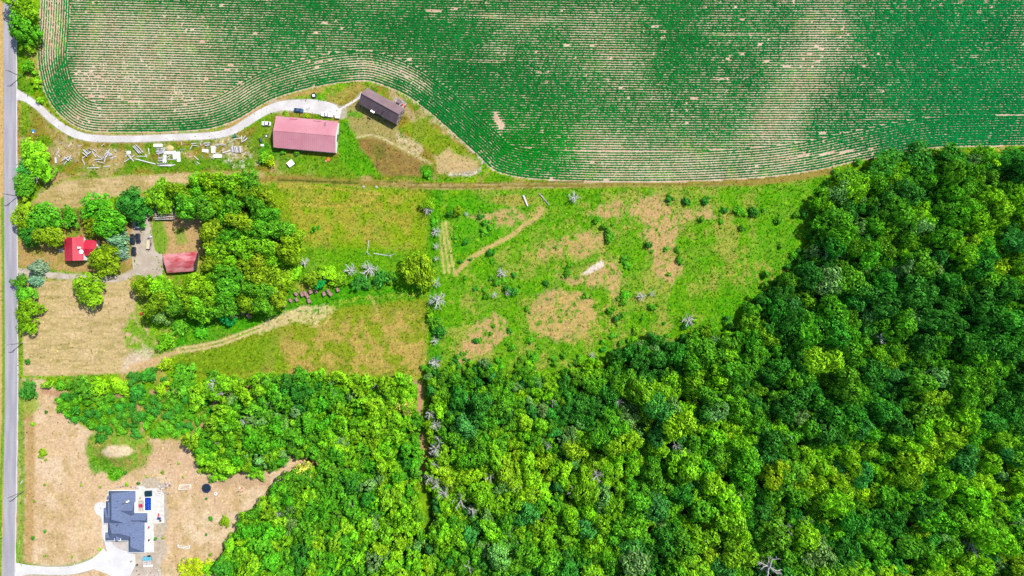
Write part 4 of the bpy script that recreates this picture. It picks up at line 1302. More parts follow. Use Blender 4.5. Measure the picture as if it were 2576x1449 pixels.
# single trees about the farm: (x, y, radius, height, kind, tint, name, label, category)
SINGLE = [
    (55, 18, 40, 11, 'big', 'olive', 'roadside_tree', 'rounded olive green tree beside the road by the pale crop corner', 'tree'),
    (56, 72, 43, 12, 'big', 'mid green', 'roadside_tree', 'broad green tree overhanging the road, casting shade on the asphalt', 'tree'),
    (74, 118, 22, 5, 'bush', 'bright green', 'roadside_bush', 'bright bush directly south of the broad road tree', 'bush'),
    (72, 168, 21, 5, 'bush', 'mid green', 'roadside_bush', 'green bush on the verge near a utility pole by the crop', 'bush'),
    (86, 205, 17, 3, 'bush', 'yellow green', 'roadside_bush', 'yellowish bush on the verge above the gravel drive entrance', 'bush'),
    (100, 252, 12, 2.5, 'bush', 'bright green', 'verge_shrub', 'small bright shrub between gravel drive and crop corner', 'bush'),
    (76, 385, 34, 8, 'big', 'bright green', 'roadside_tree', 'bright leafy tree at the west end of the scattered timber', 'tree'),
    (106, 428, 30, 8, 'mid', 'bright green', 'roadside_tree', 'bright tree above the west tip of the long mown strip', 'tree'),
    (60, 425, 18, 6, 'mid', 'blue green', 'roadside_tree', 'small blue green tree tucked against the road by dead branches', 'tree'),
    (56, 468, 29, 8, 'big', 'mid green', 'roadside_tree', 'round green tree at the road beside the mown strip tip', 'tree'),
    (62, 548, 40, 11, 'big', 'olive', 'yard_tree', 'large olive tree overhanging the road north of the red farmhouse', 'tree'),
    (110, 545, 42, 11, 'big', 'mid green', 'yard_tree', 'large green tree south of the long mown strip', 'tree'),
    (78, 590, 32, 10, 'big', 'deep green', 'yard_tree', 'deep green tree at the road corner of the farmhouse lawn', 'tree'),
    (128, 592, 34, 10, 'big', 'olive', 'yard_tree', 'olive tree with a round shadow west of the red farmhouse', 'tree'),
    (178, 545, 25, 7, 'mid', 'fresh green', 'yard_tree', 'smaller fresh green tree between two large ones north of the farmhouse', 'tree'),
    (243, 525, 40, 11, 'big', 'fresh green', 'yard_tree', 'tall fresh green tree bulging into the long mown strip', 'tree'),
    (272, 560, 40, 12, 'big', 'fresh green', 'yard_tree', 'vivid green tree above the blue spruces', 'tree'),
    (232, 575, 26, 9, 'mid', 'olive', 'yard_tree', 'small olive tree at the north east corner of the red farmhouse', 'tree'),
    (328, 508, 38, 12, 'big', 'deep green', 'yard_tree', 'deep green tree shading the silver trailer', 'tree'),
    (345, 540, 30, 10, 'mid', 'deep green', 'yard_tree', 'dark tree right over the silver trailer roof', 'tree'),
    (400, 490, 38, 9, 'big', 'bright green', 'yard_tree', 'bright green tree above the collapsed shed', 'tree'),
    (447, 474, 16, 4, 'bush', 'emerald', 'yard_bush', 'smooth emerald bush beside the bright tree over the collapsed shed', 'bush'),
    (258, 652, 40, 11, 'big', 'olive', 'yard_tree', 'round olive tree leaning over the red farmhouse wing', 'tree'),
    (222, 728, 41, 10, 'big', 'olive', 'yard_tree', 'lone round tree standing on the dry lawn south of the drive', 'tree'),
    (288, 582, 24, 10, 'spruce', 'spruce', 'spruce_tree', 'pale blue spruce nearest the vivid green tree', 'tree'),
    (297, 607, 27, 11, 'spruce', 'spruce', 'spruce_tree', 'widest pale blue spruce beside the parked black cars', 'tree'),
    (303, 638, 21, 8, 'spruce', 'spruce', 'spruce_tree', 'small pale blue spruce beside the round olive tree', 'tree'),
    (95, 674, 25, 9, 'spruce', 'spruce', 'spruce_tree', 'pale blue spruce at the mouth of the farm drive', 'tree'),
    (87, 706, 21, 7, 'spruce', 'spruce', 'spruce_tree', 'smaller pale blue spruce on the south edge of the farm drive', 'tree'),
    (52, 708, 20, 7, 'mid', 'mid green', 'roadside_tree', 'green tree at the road next to the smaller spruce', 'tree'),
    (62, 744, 27, 8, 'mid', 'mid green', 'roadside_tree', 'second tree in the row along the dry lawn and road', 'tree'),
    (72, 780, 30, 8, 'big', 'olive', 'roadside_tree', 'widest olive tree in the row along the dry lawn and road', 'tree'),
    (68, 818, 25, 7, 'mid', 'olive', 'roadside_tree', 'southern end tree of the row along the dry lawn and road', 'tree'),
    (68, 910, 9, 2.4, 'bush', 'deep green', 'lawn_shrub', 'single dark round shrub on the dry lawn by the road', 'bush'),
    (73, 981, 25, 6, 'mid', 'deep green', 'roadside_tree', 'dark tree by the road north of the bare house lot', 'tree'),
    (418, 857, 24, 6, 'mid', 'bright green', 'lawn_tree', 'small tree at the start of the meadow track', 'tree'),
    (418, 916, 18, 5, 'mid', 'yellow green', 'lawn_tree', 'yellowish small tree south of the meadow track start', 'tree'),
    (568, 800, 24, 6, 'bush', 'emerald', 'grove_bush', 'emerald bush at the south edge of the grove', 'bush'),
    (404, 800, 24, 8, 'willow', 'grey green', 'grove_tree', 'pale grey green tree at the south west tip of the grove', 'tree'),
    (450, 825, 28, 3, 'bush', 'fresh green', 'grove_bush', 'low fresh green bush south of the grove, west part', 'bush'),
    (505, 828, 26, 3, 'bush', 'fresh green', 'grove_bush', 'low fresh green bush south of the grove, east part', 'bush'),
    (120, 966, 15, 4, 'young', 'bright green', 'hedge_tree', 'small bright tree at the west end of the lawn hedge', 'tree'),
    (152, 968, 20, 3.5, 'bush', 'mid green', 'hedge_bush', 'flat green bush in the lawn hedge', 'bush'),
    (205, 968, 32, 6, 'mid', 'mid green', 'hedge_tree', 'feathery green tree in the lawn hedge', 'tree'),
    (250, 976, 24, 5, 'mid', 'yellow green', 'hedge_tree', 'yellow green tree in the lawn hedge beside the feathery one', 'tree'),
    (300, 968, 24, 6, 'mid', 'yellow green', 'hedge_tree', 'yellow green tree in the lawn hedge beside the dense round bush', 'tree'),
    (338, 950, 24, 4, 'bush', 'deep green', 'hedge_bush', 'dense dark round bush on the south lawn edge, west half', 'bush'),
    (372, 944, 27, 4.5, 'bush', 'deep green', 'hedge_bush', 'dense dark round bush on the south lawn edge, east half', 'bush'),
    (412, 955, 11, 2.5, 'bush', 'deep green', 'hedge_bush', 'small dark bush beside the dense round pair', 'bush'),
    (340, 992, 28, 5, 'bush', 'deep green', 'hedge_bush', 'deep green bush between the two path ends below the hedge', 'bush'),
    (455, 955, 36, 7, 'mid', 'mid green', 'hedge_tree', 'wide green tree at the east end of the lawn hedge', 'tree'),
    (405, 975, 18, 5, 'young', 'yellow green', 'hedge_tree', 'small yellow green tree under the dense round pair', 'tree'),
    (495, 1000, 30, 6, 'mid', 'bright green', 'hedge_tree', 'bright tree on the bend of the sandy path', 'tree'),
    (540, 960, 26, 5, 'mid', 'mid green', 'hedge_tree', 'green tree above the sandy path under grey branches', 'tree'),
    (740, 690, 24, 7, 'mid', 'bright green', 'hedge_tree', 'bright tree where the hedge leaves the grove', 'tree'),
    (784, 700, 22, 7, 'mid', 'olive', 'hedge_tree', 'olive tree in the hedge above the hay bales', 'tree'),
    (826, 690, 23, 6, 'mid', 'yellow green', 'hedge_tree', 'yellowish tree in the hedge above the last hay bales', 'tree'),
    (806, 716, 15, 5, 'mid', 'emerald', 'hedge_tree', 'small emerald tree in the hedge by the hay bales', 'tree'),
    (856, 705, 20, 5, 'mid', 'olive', 'hedge_tree', 'olive tree in the hedge west of the bare branches', 'tree'),
    (905, 708, 24, 5, 'mid', 'deep green', 'hedge_tree', 'deep green tree below the bare spreading branches', 'tree'),
    (958, 700, 26, 4.5, 'bush', 'deep green', 'hedge_bush', 'broad dark bush between bare branches and the big lone oak', 'bush'),
    (985, 695, 20, 4, 'bush', 'mid green', 'hedge_bush', 'green bush beside the big lone oak', 'bush'),
    (1055, 678, 44, 13, 'big', 'olive', 'oak_tree', 'big round olive oak with a long shadow at the meadow track', 'tree'),
    (1098, 812, 24, 5, 'bush', 'mid green', 'hedgerow_bush', 'large bush in the hedgerow south of the biggest dead tree', 'bush'),
    (1106, 835, 20, 4.5, 'bush', 'deep green', 'hedgerow_bush', 'darker bush joined to the large hedgerow bush', 'bush'),
    (1082, 790, 13, 4, 'bush', 'yellow green', 'hedgerow_bush', 'yellowish bush in the hedgerow', 'bush'),
    (1074, 512, 22, 6, 'willow', 'olive', 'hedgerow_tree', 'thin half dead olive tree at the top of the hedgerow', 'tree'),
    (1152, 531, 16, 4.5, 'bush', 'olive', 'meadow_bush', 'olive brown bush beside a dark one near the top of the hedgerow', 'bush'),
    (1130, 537, 11, 4, 'bush', 'deep green', 'meadow_bush', 'dark bush leaning on the olive brown bush', 'bush'),
    (668, 395, 22, 4, 'bush', 'bright green', 'barn_bush', 'bright bush at the south west corner of the pink barn', 'bush'),
    (678, 405, 16, 3.5, 'bush', 'golden green', 'barn_bush', 'golden bush at the south west corner of the pink barn', 'bush'),
    (717, 286, 12, 1.4, 'bush', 'olive', 'barn_bush', 'low bush on the north side of the pink barn, by the blue car', 'bush'),
    (771, 292, 12, 1.6, 'bush', 'olive', 'barn_bush', 'low bush on the north side of the pink barn, by the white pickup', 'bush'),
    (710, 383, 9, 2, 'bush', 'mid green', 'barn_bush', 'small bush against the south wall of the pink barn, west part', 'bush'),
    (746, 386, 9, 2, 'bush', 'mid green', 'barn_bush', 'small bush against the south wall of the pink barn, middle part', 'bush'),
    (1076, 438, 14, 3, 'bush', 'fresh green', 'lot_bush', 'fresh green bush on the lane below the barn lot', 'bush'),
    (290, 1190, 18, 1.6, 'bush', 'fresh green', 'mound_bush', 'flat vivid bush at the south foot of the mound', 'bush'),
    (253, 1102, 18, 3.2, 'bush', 'deep green', 'mound_bush', 'dark bush on the north west shoulder of the mound', 'bush'),
    (103, 1139, 14, 3, 'bush', 'olive', 'lawn_shrub', 'olive shrub alone on the bare lot by the road', 'bush'),
    (81, 1067, 7, 1.2, 'bush', 'yellow green', 'lawn_shrub', 'little yellow green shrub on the bare lot', 'bush'),
    (565, 1311, 14, 3, 'mid', 'olive', 'lawn_tree', 'small olive tree east of the new house', 'tree'),
    (530, 1305, 7, 1.6, 'bush', 'yellow green', 'lawn_shrub', 'little yellow shrub beside the small olive tree', 'bush'),
    (490, 1430, 36, 5, 'mid', 'golden green', 'lawn_tree', 'golden leaved tree at the southern tip of the thicket', 'tree'),
    (525, 1432, 20, 5, 'mid', 'bright green', 'lawn_tree', 'bright tree beside the golden leaved tree', 'tree'),
    (640, 1185, 22, 5, 'mid', 'bright green', 'thicket_tree', 'bright tree on the thicket edge by the trampoline', 'tree'),
    (550, 1187, 26, 6, 'mid', 'bright green', 'thicket_tree', 'bright tree jutting out beside the trampoline', 'tree'),
    (765, 1195, 36, 8, 'willow', 'pale olive', 'thicket_tree', 'pale airy tree at the neck of the bare lot', 'tree'),
    (1022, 1022, 28, 8, 'willow', 'pale olive', 'thicket_tree', 'pale airy tree near the top of the forest path', 'tree'),
    (722, 1065, 24, 7, 'willow', 'grey green', 'thicket_tree', 'grey green tree standing out of the thicket north of the bare neck', 'tree'),
    (850, 1110, 30, 7, 'willow', 'grey green', 'thicket_tree', 'wide grey green tree in the thicket east of the bare neck', 'tree'),
    (2150, 455, 40, 12, 'big', 'mid green', 'forest_tree', 'bright tree on the forest corner where the lane ends', 'tree'),
    (2230, 420, 44, 13, 'big', 'deep green', 'forest_tree', 'dense dark tree on the forest corner against the crop', 'tree'),
    (2310, 405, 46, 13, 'big', 'deep green', 'forest_tree', 'dense dark tree bulging into the crop beside the forest corner', 'tree'),
    (2400, 415, 46, 13, 'big', 'deep green', 'forest_tree', 'dense dark tree in the forest row along the crop, middle part', 'tree'),
    (2490, 400, 26, 11, 'mid', 'yellow green', 'forest_tree', 'yellow green tree at the forest edge against the crop', 'tree'),
    (2550, 402, 34, 12, 'big', 'deep green', 'forest_tree', 'dense dark tree ending the forest row along the crop', 'tree'),
]
for (x, y, q, h, kind, tn, nm, lab, cat) in SINGLE:
    plant(nm, lab, cat, x, y, q * (1.1 if kind in ('big', 'mid') else 1.0), h, kind, tn, tr, trunk=True)

# bushes of the two islands on the lot
for isl, nm in ((ISLAND_A, 'west'), (ISLAND_B, 'east')):
    for x, y, q in poisson([isl], lambda a, b: np.full(a.shape, 13.0), 2500, 391, 1.5, (), 14):
        tn = pick([('mid green', 2.4), ('deep green', 2.4), ('fresh green', 0.8)], tr)
        plant('island_bush', f'{tn} bush in the {nm} shrub island north of the mound', 'bush', x, y, q * 1.2, tr.uniform(1.8, 3.6), 'bush', tn, tr, f'{tn} bushes of the {nm} shrub island')

# scattered meadow shrubs: (x, y, radius)
def Z3(x, y): return (1006 + x * 0.25, 429.3 + y * 0.25)
def Z4(x, y): return (1006 + x * 0.25, 670.8 + y * 0.25)
def Z5(x, y): return (1610 + x * 0.25, 375.6 + y * 0.25)
SH = [(*Z3(x, y), r) for x, y, r in ((555, 670, 9), (655, 720, 10), (810, 460, 10), (850, 520, 10), (905, 570, 10), (840, 610, 12), (910, 820, 12), (600, 915, 7), (1690, 1030, 13), (1465, 1125, 9),
      (2260, 880, 12), (2280, 940, 11), (1985, 490, 11), (2060, 560, 14), (2110, 630, 15), (2110, 690, 12), (980, 1120, 14), (1080, 1190, 15), (1150, 1220, 14), (930, 1080, 9), (880, 1260, 14),
      (760, 1190, 10), (1870, 1250, 10), (1280, 1385, 10), (1150, 1050, 9), (2270, 1250, 14), (1700, 960, 8), (340, 520, 12), (1570, 770, 6), (720, 885, 7), (1040, 1100, 10))]
SH += [(*Z5(x, y), r) for x, y, r in ((850, 610, 11), (1000, 620, 14), (1150, 630, 14), (1250, 610, 8), (1400, 710, 11), (1575, 660, 12), (665, 520, 14), (1420, 975, 9), (820, 735, 8), (620, 700, 9),
      (290, 1260, 6), (375, 1000, 9), (270, 1000, 10), (85, 960, 12), (400, 1110, 12), (1030, 790, 11), (480, 520, 12), (290, 500, 12))]
SH += [(*Z4(x, y), r) for x, y, r in ((1100, 640, 8), (1310, 740, 11), (1290, 655, 7), (1410, 820, 8), (1130, 820, 13), (1230, 920, 12), (1300, 880, 10), (1350, 930, 14), (1650, 900, 11), (1530, 920, 9),
      (2140, 700, 11), (2040, 750, 9), (2130, 440, 13), (2180, 520, 13), (2250, 480, 12), (2250, 360, 12), (2545, 410, 10), (2450, 520, 8), (620, 880, 6), (660, 880, 6), (760, 745, 10), (800, 740, 8),
      (920, 675, 6), (945, 600, 6), (850, 990, 10), (1000, 960, 9), (700, 1000, 9), (1800, 960, 10), (1950, 930, 10))]
SH += [(791, 575, 8), (1170, 700, 9), (1180, 1000 - 90, 8), (1250, 905, 9), (1240, 655, 9)]
for x, y, q in SH:
    tn = pick([('deep green', 1.6), ('mid green', 2.6), ('fresh green', 2.2)], tr)
    plant('meadow_shrub', f'{tn} shrub dotted about the open meadow', 'bush', x, y, q * tr.uniform(0.85, 1.15), q * S * tr.uniform(0.7, 1.3) + 0.4, 'bush', tn, tr, f'{tn} meadow shrubs')
    for k_ in range(tr.choice((0, 1, 1, 2, 3))):
        a_ = tr.uniform(0, 6.28)
        d_ = q * tr.uniform(0.7, 1.6)
        q2 = q * tr.uniform(0.3, 0.6)
        t2 = pick([('mid green', 2), ('fresh green', 2), ('bright green', 2)], tr)
        plant('meadow_shrub', f'small {t2} shrub dotted about the open meadow', 'bush', x + d_ * math.cos(a_), y + d_ * math.sin(a_), q2, q2 * S * tr.uniform(0.7, 1.1) + 0.3, 'bush', t2, tr, f'small {t2} meadow shrubs')
# planting on the bare lot
def Z6(x, y): return (x / 3.0, 966 + y / 3.0)
for x, y, q in [(*Z6(a, b), r) for a, b, r in ((1225, 665, 6), (945, 672, 6), (1500, 660, 7), (1590, 735, 6), (1590, 1018, 7), (1585, 1290, 6), (1555, 1137, 4), (1555, 866, 4), (1380, 703, 4), (335, 1117, 5), (335, 1300, 4),
                                                   (540, 1310, 4), (748, 1250, 5), (1105, 700, 4), (610, 765, 4), (335, 760, 4), (255, 885, 4), (245, 1165, 6), (340, 575, 4), (1170, 1170, 6), (1230, 1165, 4),
                                                   (345, 210, 5), (750, 778, 4), (955, 760, 6), (1040, 750, 5), (1345, 1100 - 500, 4))]:
    tn = pick([('deep green', 1), ('olive', 2), ('yellow green', 1)], tr)
    plant('planted_shrub', f'tiny {tn} shrub planted on the bare house lot', 'bush', x, y, q, q * S * 1.5 + 0.3, 'bush', tn, tr, f'tiny {tn} shrubs on the lot')

# bare grey trees
DT = [(1076, 528, 14, 5, 'bare grey crown below the thin half dead tree'), (1097, 583, 15, 5, 'bare grey tree in the hedgerow beside the meadow track'), (1097, 620, 10, 3.5, 'small bare grey tree in the hedgerow below the track start'),
      (1097, 651, 8, 3, 'thin bare grey sapling beside the big oak'), (1096, 712, 15, 5, 'leaning bare grey tree south of the big oak'), (1100, 755, 25, 8, 'biggest bare white tree in the hedgerow'),
      (1094, 857, 12, 4, 'bare grey tree below the large hedgerow bush'), (1094, 912, 17, 5, 'bare white tree at the foot of the hedgerow'), (1444, 496, 16, 4.5, 'bare pale tree alone near the lane'),
      (1262, 686, 15, 4.5, 'bare grey tree above a clump of meadow shrubs'), (1244, 742, 10, 3, 'small bare tree among the meadow shrubs, west one'), (1277, 736, 9, 3, 'small bare tree among the meadow shrubs, east one'),
      (1613, 746, 14, 4, 'bare white tree in the greener east meadow'), (1640, 739, 9, 3, 'small bare tree beside the white one in the east meadow'), (1490, 893, 9, 3, 'round bare grey tree on the forest margin'),
      (1732, 804, 18, 5, 'pale bare tree on the forest edge of the east meadow'), (883, 680, 18, 6, 'bare white tree spreading west in the hedge'), (930, 676, 24, 6, 'bare branching tree spreading east in the hedge'),
      (767, 660, 14, 4, 'bare grey snag standing out of the grove edge'), (55, 405, 14, 5, 'grey dead tree at the road in the trees by the timber'), (90, 446, 15, 5, 'grey dead crown above the mown strip tip'),
      (1173, 534 + 4, 7, 2, 'little bare sapling in the meadow west of the slim logs')]
for x, y, q, h, lab in DT:
    dead_tree(lab, x, y, q, h, tr)
for x, y, q in [(1083, 1040, 15), (1097, 1068, 16), (1105, 1105, 16), (1095, 1130, 20), (1100, 1165, 15), (1080, 1200, 15), (1100, 1215, 16), (1115, 1240, 18), (1130, 1215, 12), (1160, 1255, 22), (1235, 1195, 16),
                (1300, 1220, 14), (1330, 1248, 18), (1310, 1262, 16), (1370, 1300, 12), (1190, 1280, 18), (1280, 1320, 16), (1300, 1400, 18), (1180, 1420, 16), (1380, 1390, 16), (1440, 1235, 16), (1500, 1195, 18),
                (1500, 1080, 12), (1390, 1010, 12), (1555, 1010, 12), (1640, 1045, 12), (1700, 1120, 14), (1650, 1200, 16), (1930, 1420, 34), (1780, 1350, 18), (1860, 1240, 15), (1970, 1320, 16), (2440, 1370, 22),
                (2210, 850, 18), (2080, 640, 20), (2120, 555, 12), (1980, 1100, 14), (2300, 1250, 14), (540, 965, 18), (560, 985, 14), (650, 985, 14), (620, 990, 12), (840, 985, 12), (950, 970, 12), (545, 1105, 12),
                (620, 1060, 14), (780, 1260, 14), (880, 1265, 14), (930, 1320, 12), (900, 1400, 14), (1040, 1390, 14), (700, 1290, 10), (1380, 1120, 10), (1260, 1010, 10), (1180, 1000, 10)]:
    inth = x < 1060
    dead_tree('bare grey dead tree among the leafy trees of the ' + ('thicket' if inth else 'forest'), x, y, q * 0.95, q * S * 1.6 + (4.6 if inth else (7.5 if x < 1500 else 10.5)), tr, 'dead trees in the ' + ('thicket' if inth else 'forest'))
# ------------------------------------------------------------------ buildings
def slab(mb, q, t=0.12):
    "roof plane: four corners of its top, thickness t straight down"
    q = [Vector(p) for p in q]
    v = [tuple(p) for p in q] + [(p.x, p.y, p.z - t) for p in q]
    return mb.add(v, [(0, 1, 2, 3), (7, 6, 5, 4), (0, 4, 5, 1), (1, 5, 6, 2), (2, 6, 7, 3), (3, 7, 4, 0)])

def fit(nw, ne, se, sw, z):
    P = [at(*p, z) for p in (nw, ne, se, sw)]
    c = sum(P, Vector()) / 4
    u = ((P[1] + P[2]) - (P[0] + P[3])) / 2
    Lx = u.length
    Wy = ((P[0] - P[3]).length + (P[1] - P[2]).length) / 2
    return Vector((c.x, c.y, 0)), math.atan2(u.y, u.x), Lx, Wy

def seams(mb, q, n, w=0.06, h=0.05):
    "raised seams running down a roof plane given eave0, eave1, ridge1, ridge0"
    a0, a1, b1, b0 = (Vector(p) for p in q)
    for i in range(1, n):
        t = i / n
        p, r = a0.lerp(a1, t), b0.lerp(b1, t)
        d = (a1 - a0).normalized() * w / 2
        up = Vector((0, 0, h))
        mb.add([p - d, p + d, r + d, r - d, p - d + up, p + d + up, r + d + up, r - d + up],
               [(4, 5, 6, 7), (0, 1, 5, 4), (1, 2, 6, 5), (2, 3, 7, 6), (3, 0, 4, 7)])

def gable_house(name, label, cat, corners, ez, rz_, roof, wall, over=0.35, ns=0):
    c, a, L, W = fit(*corners, ez)
    t = thing(name, label, cat, c, a)
    lx, wy = L / 2 - over, W / 2 - over
    zt = ez + (rz_ - ez) * (over / (W / 2)) - 0.16
    gz = rz_ - 0.18
    mb = MB()
    mb.add([(-lx, -wy, 0), (lx, -wy, 0), (lx, wy, 0), (-lx, wy, 0), (-lx, -wy, zt), (lx, -wy, zt), (lx, wy, zt), (-lx, wy, zt), (-lx, 0, gz), (lx, 0, gz)],
           [(0, 1, 5, 4), (1, 2, 6, 9, 5), (2, 3, 7, 6), (3, 0, 4, 8, 7), (3, 2, 1, 0)])
    mb.build('wall', wall, t)
    for s in (1, -1):
        mb = MB()
        q = [(-L / 2 * s, -W / 2 * s * -1, ez), (L / 2 * s, W / 2 * s, ez), (L / 2 * s, 0, rz_), (-L / 2 * s, 0, rz_)]
        q = [(-L / 2, s * W / 2, ez), (L / 2, s * W / 2, ez), (L / 2, 0, rz_), (-L / 2, 0, rz_)]
        if s > 0:
            q = [q[1], q[0], q[3], q[2]]
        slab(mb, q, 0.1)
        if ns:
            seams(mb, q, ns)
        mb.build('roof_slope', roof, t)
    mb = MB()
    mb.add([(-L / 2, -0.22, rz_ - 0.02), (-L / 2, 0, rz_ + 0.1), (-L / 2, 0.22, rz_ - 0.02), (L / 2, -0.22, rz_ - 0.02), (L / 2, 0, rz_ + 0.1), (L / 2, 0.22, rz_ - 0.02)],
           [(0, 3, 4, 1), (1, 4, 5, 2), (0, 1, 2), (5, 4, 3)])
    mb.build('ridge_cap', roof, t)
    return t, lx, wy, L, W

def opening(parent, kind, x, y, z, w, h, axis, mat='glass', frame='white'):
    "a window or door on a wall; axis 'x': wall faces +-y, 'y': wall faces +-x"
    mb = MB()
    mb.box((x, y, z), (w if axis == 'x' else 0.1, 0.1 if axis == 'x' else w, h))
    o = mb.build(kind, mat, parent)
    f = MB()
    for dx, dz, sx, sz in ((0, h / 2 + .05, w + .2, .1), (0, -h / 2 - .05, w + .2, .1), (-w / 2 - .05, 0, .1, h), (w / 2 + .05, 0, .1, h)):
        f.box((x + (dx if axis == 'x' else 0), y + (dx if axis == 'y' else 0), z + dz), (sx if axis == 'x' else 0.16, 0.16 if axis == 'x' else sx, sz))
    f.build('frame', frame, o)
    return o

def Z7(x, y): return (644 + x * 0.1574, 201.2 + y * 0.1574)
def Z6b(x, y): return (147.6 + x * 0.1458, 550.1 + y * 0.1458)

# pink barn
t, lx, wy, L, W = gable_house('pink_barn', 'long barn with a faded pink red metal roof and white walls', 'barn',
                              [Z7(315, 578), Z7(1312, 660), Z7(1272, 1165), Z7(285, 1075)], 3.4, 5.9, 'pink_roof', 'siding_white', 0.3, 30)
opening(t, 'door', -lx + 6, wy, 1.3, 3.2, 2.6, 'x', 'grey_metal')
opening(t, 'door', lx, 0, 1.4, 3.4, 2.8, 'y', 'grey_metal')
for x in (-4, 3, 9):
    opening(t, 'window', x, -wy, 1.7, 1.2, 0.9, 'x')
def roof_z(y, W, ez, rz_): return ez + (rz_ - ez) * (1 - abs(y) / (W / 2))
for x, w_ in ((-6.4, 3.6), (4.8, 3.6)):
    MB().box((x, W / 2 - 0.85, roof_z(W / 2 - 0.85, W, 3.4, 5.9) + 0.06), (w_, 0.22, 0.12)).build('snow_guard', plain('dark_red_trim', C(170, 80, 96), 0.6), t)
mb = MB(); slab(mb, [(8.4, 4.4, roof_z(4.4, W, 3.4, 5.9) + 0.1), (9.2, 4.4, roof_z(4.4, W, 3.4, 5.9) + 0.1), (9.2, 6.4, roof_z(6.4, W, 3.4, 5.9) + 0.1), (8.4, 6.4, roof_z(6.4, W, 3.4, 5.9) + 0.1)], 0.1)
mb.build('skylight', 'plum_roof', t)
MB().box((-lx - 0.5, 3.8, 1.1), (1.0, 2.6, 2.2)).build('side_porch', 'grey_metal', t)

# dark roofed barn
t, lx, wy, L, W = gable_house('plum_barn', 'steep barn with a plum brown metal roof and cream gable wall', 'barn',
                              [Z7(1780, 130), Z7(2370, 450), Z7(2250, 715), Z7(1645, 375)], 4.0, 8.4, 'plum_roof', 'siding_cream', 0.3, 22)
for y_, z_ in ((-2.4, 1.6), (0, 1.6), (2.4, 1.6), (-1.2, 4.2), (1.2, 4.2)):
    opening(t, 'window', lx, y_, z_, 0.9, 1.2, 'y', 'glass', 'siding_dark')
opening(t, 'door', 0, -wy, 1.2, 2.6, 2.4, 'x', 'siding_dark')
MB().box((2.4, -2.2, 8.4 - 4.4 * 2.2 / (W / 2) + 0.15), (0.5, 0.5, 0.7)).build('roof_vent', 'dark', t)
for dx in (-0.55, 0.55):
    d = MB()
    d.tube((-2.4 + dx, -W / 2 + 0.3, 3.6), (-2.4 + dx, -W / 2 - 0.2, 4.6), 0.04)
    d.lathe([(0.1, 0), (0.38, 0.08), (0.55, 0.24), (0.5, 0.25), (0.1, 0.1)], 12, (-2.4 + dx, -W / 2 - 0.2, 4.45))
    d.build('satellite_dish', 'white', t)
# deck behind it
dk = thing('barn_deck', 'grey plank deck against the rear of the plum barn', 'deck', G(*Z7(2300, 365)) , -0.5)
for k in range(7):
    MB().box((0, -1.35 + k * 0.45, 0.35), (6.4, 0.4, 0.08)).build('plank', 'wood_grey', dk)
for sx in (-3, 3):
    for sy in (-1.3, 1.3):
        MB().box((sx, sy, 0.155), (0.16, 0.16, 0.31)).build('post', 'wood_grey', dk)
sp = thing('hot_tub', 'dark square hot tub cover on the barn deck', 'hot tub', G(*Z7(2290, 352), 0.39), -0.5)
MB().box((0, 0, 0.4), (1.7, 1.7, 0.8)).build('tub', 'siding_dark', sp)
MB().box((0, 0, 0.85), (1.8, 1.8, 0.1)).build('cover', 'plum_roof', sp)
def lounge(label, p, rz, group=None, mat='red', z=0.0):
    c = thing('deck_chair', label, 'chair', (*p[:2], z), rz, group)
    MB().box((0, 0, 0.38), (0.7, 0.7, 0.12)).build('seat', mat, c)
    MB().box((-0.38, 0, 0.72), (0.12, 0.7, 0.7)).build('backrest', mat, c)
    for sx in (-.28, .28):
        for sy in (-.28, .28):
            MB().box((sx, sy, 0.16), (0.08, 0.08, 0.32)).build('leg', mat, c)
    return c
lounge('red chair on the barn deck, beside the hot tub', G(*Z7(2345, 398)), 0.3, z=0.39)
lounge('red chair at the outer corner of the barn deck', G(*Z7(2388, 420)), 2.4, z=0.39)

# red farmhouse
fh = thing('red_farmhouse', 'farmhouse with a bright red metal roof and side wing', 'house', G(188, 630), 0)
o0 = G(188, 630)
def FH(x, y, z): return at(*Z6b(x, y), z) - o0
def roof_quad(parent, name, pts, mat, t=0.12, n=0):
    mb = MB()
    q = [FH(*p) for p in pts]
    if (q[1] - q[0]).cross(q[2] - q[0]).z < 0:
        q = [q[1], q[0], q[3], q[2]]
    slab(mb, q, t)
    if n:
        seams(mb, q, n)
    return mb.build(name, mat, parent)
ez, rz_ = 4.6, 6.6
roof_quad(fh, 'roof_slope', [(130, 322, ez), (140, 725, ez), (240, 725, rz_), (232, 322, rz_)], 'red_roof', n=14)
roof_quad(fh, 'roof_slope', [(425, 720, ez), (430, 320, ez), (232, 322, rz_), (240, 725, rz_)], 'red_roof', n=14)
roof_quad(fh, 'porch_roof', [(96, 347, 2.7), (106, 735, 2.7), (140, 728, 3.3), (130, 345, 3.3)], 'red_roof', n=14)
roof_quad(fh, 'wing_roof', [(430, 640, 3.4), (650, 640, 3.4), (650, 520, 5.0), (425, 520, 5.0)], 'red_roof', n=8)
roof_quad(fh, 'wing_roof', [(650, 372, 3.4), (436, 366, 3.4), (425, 520, 5.0), (650, 520, 5.0)], 'red_roof', n=8)
for nm, (x0, y0, x1, y1), z1 in (('wall', (140, 330, 422, 715), 4.45), ('wing_wall', (420, 375, 640, 632), 3.25)):
    a, b = at(*Z6b(x0, y0), z1) - o0, at(*Z6b(x1, y1), z1) - o0
    MB().box(((a.x + b.x) / 2, (a.y + b.y) / 2, z1 / 2), (b.x - a.x, a.y - b.y, z1)).build(nm, 'siding_white', fh)
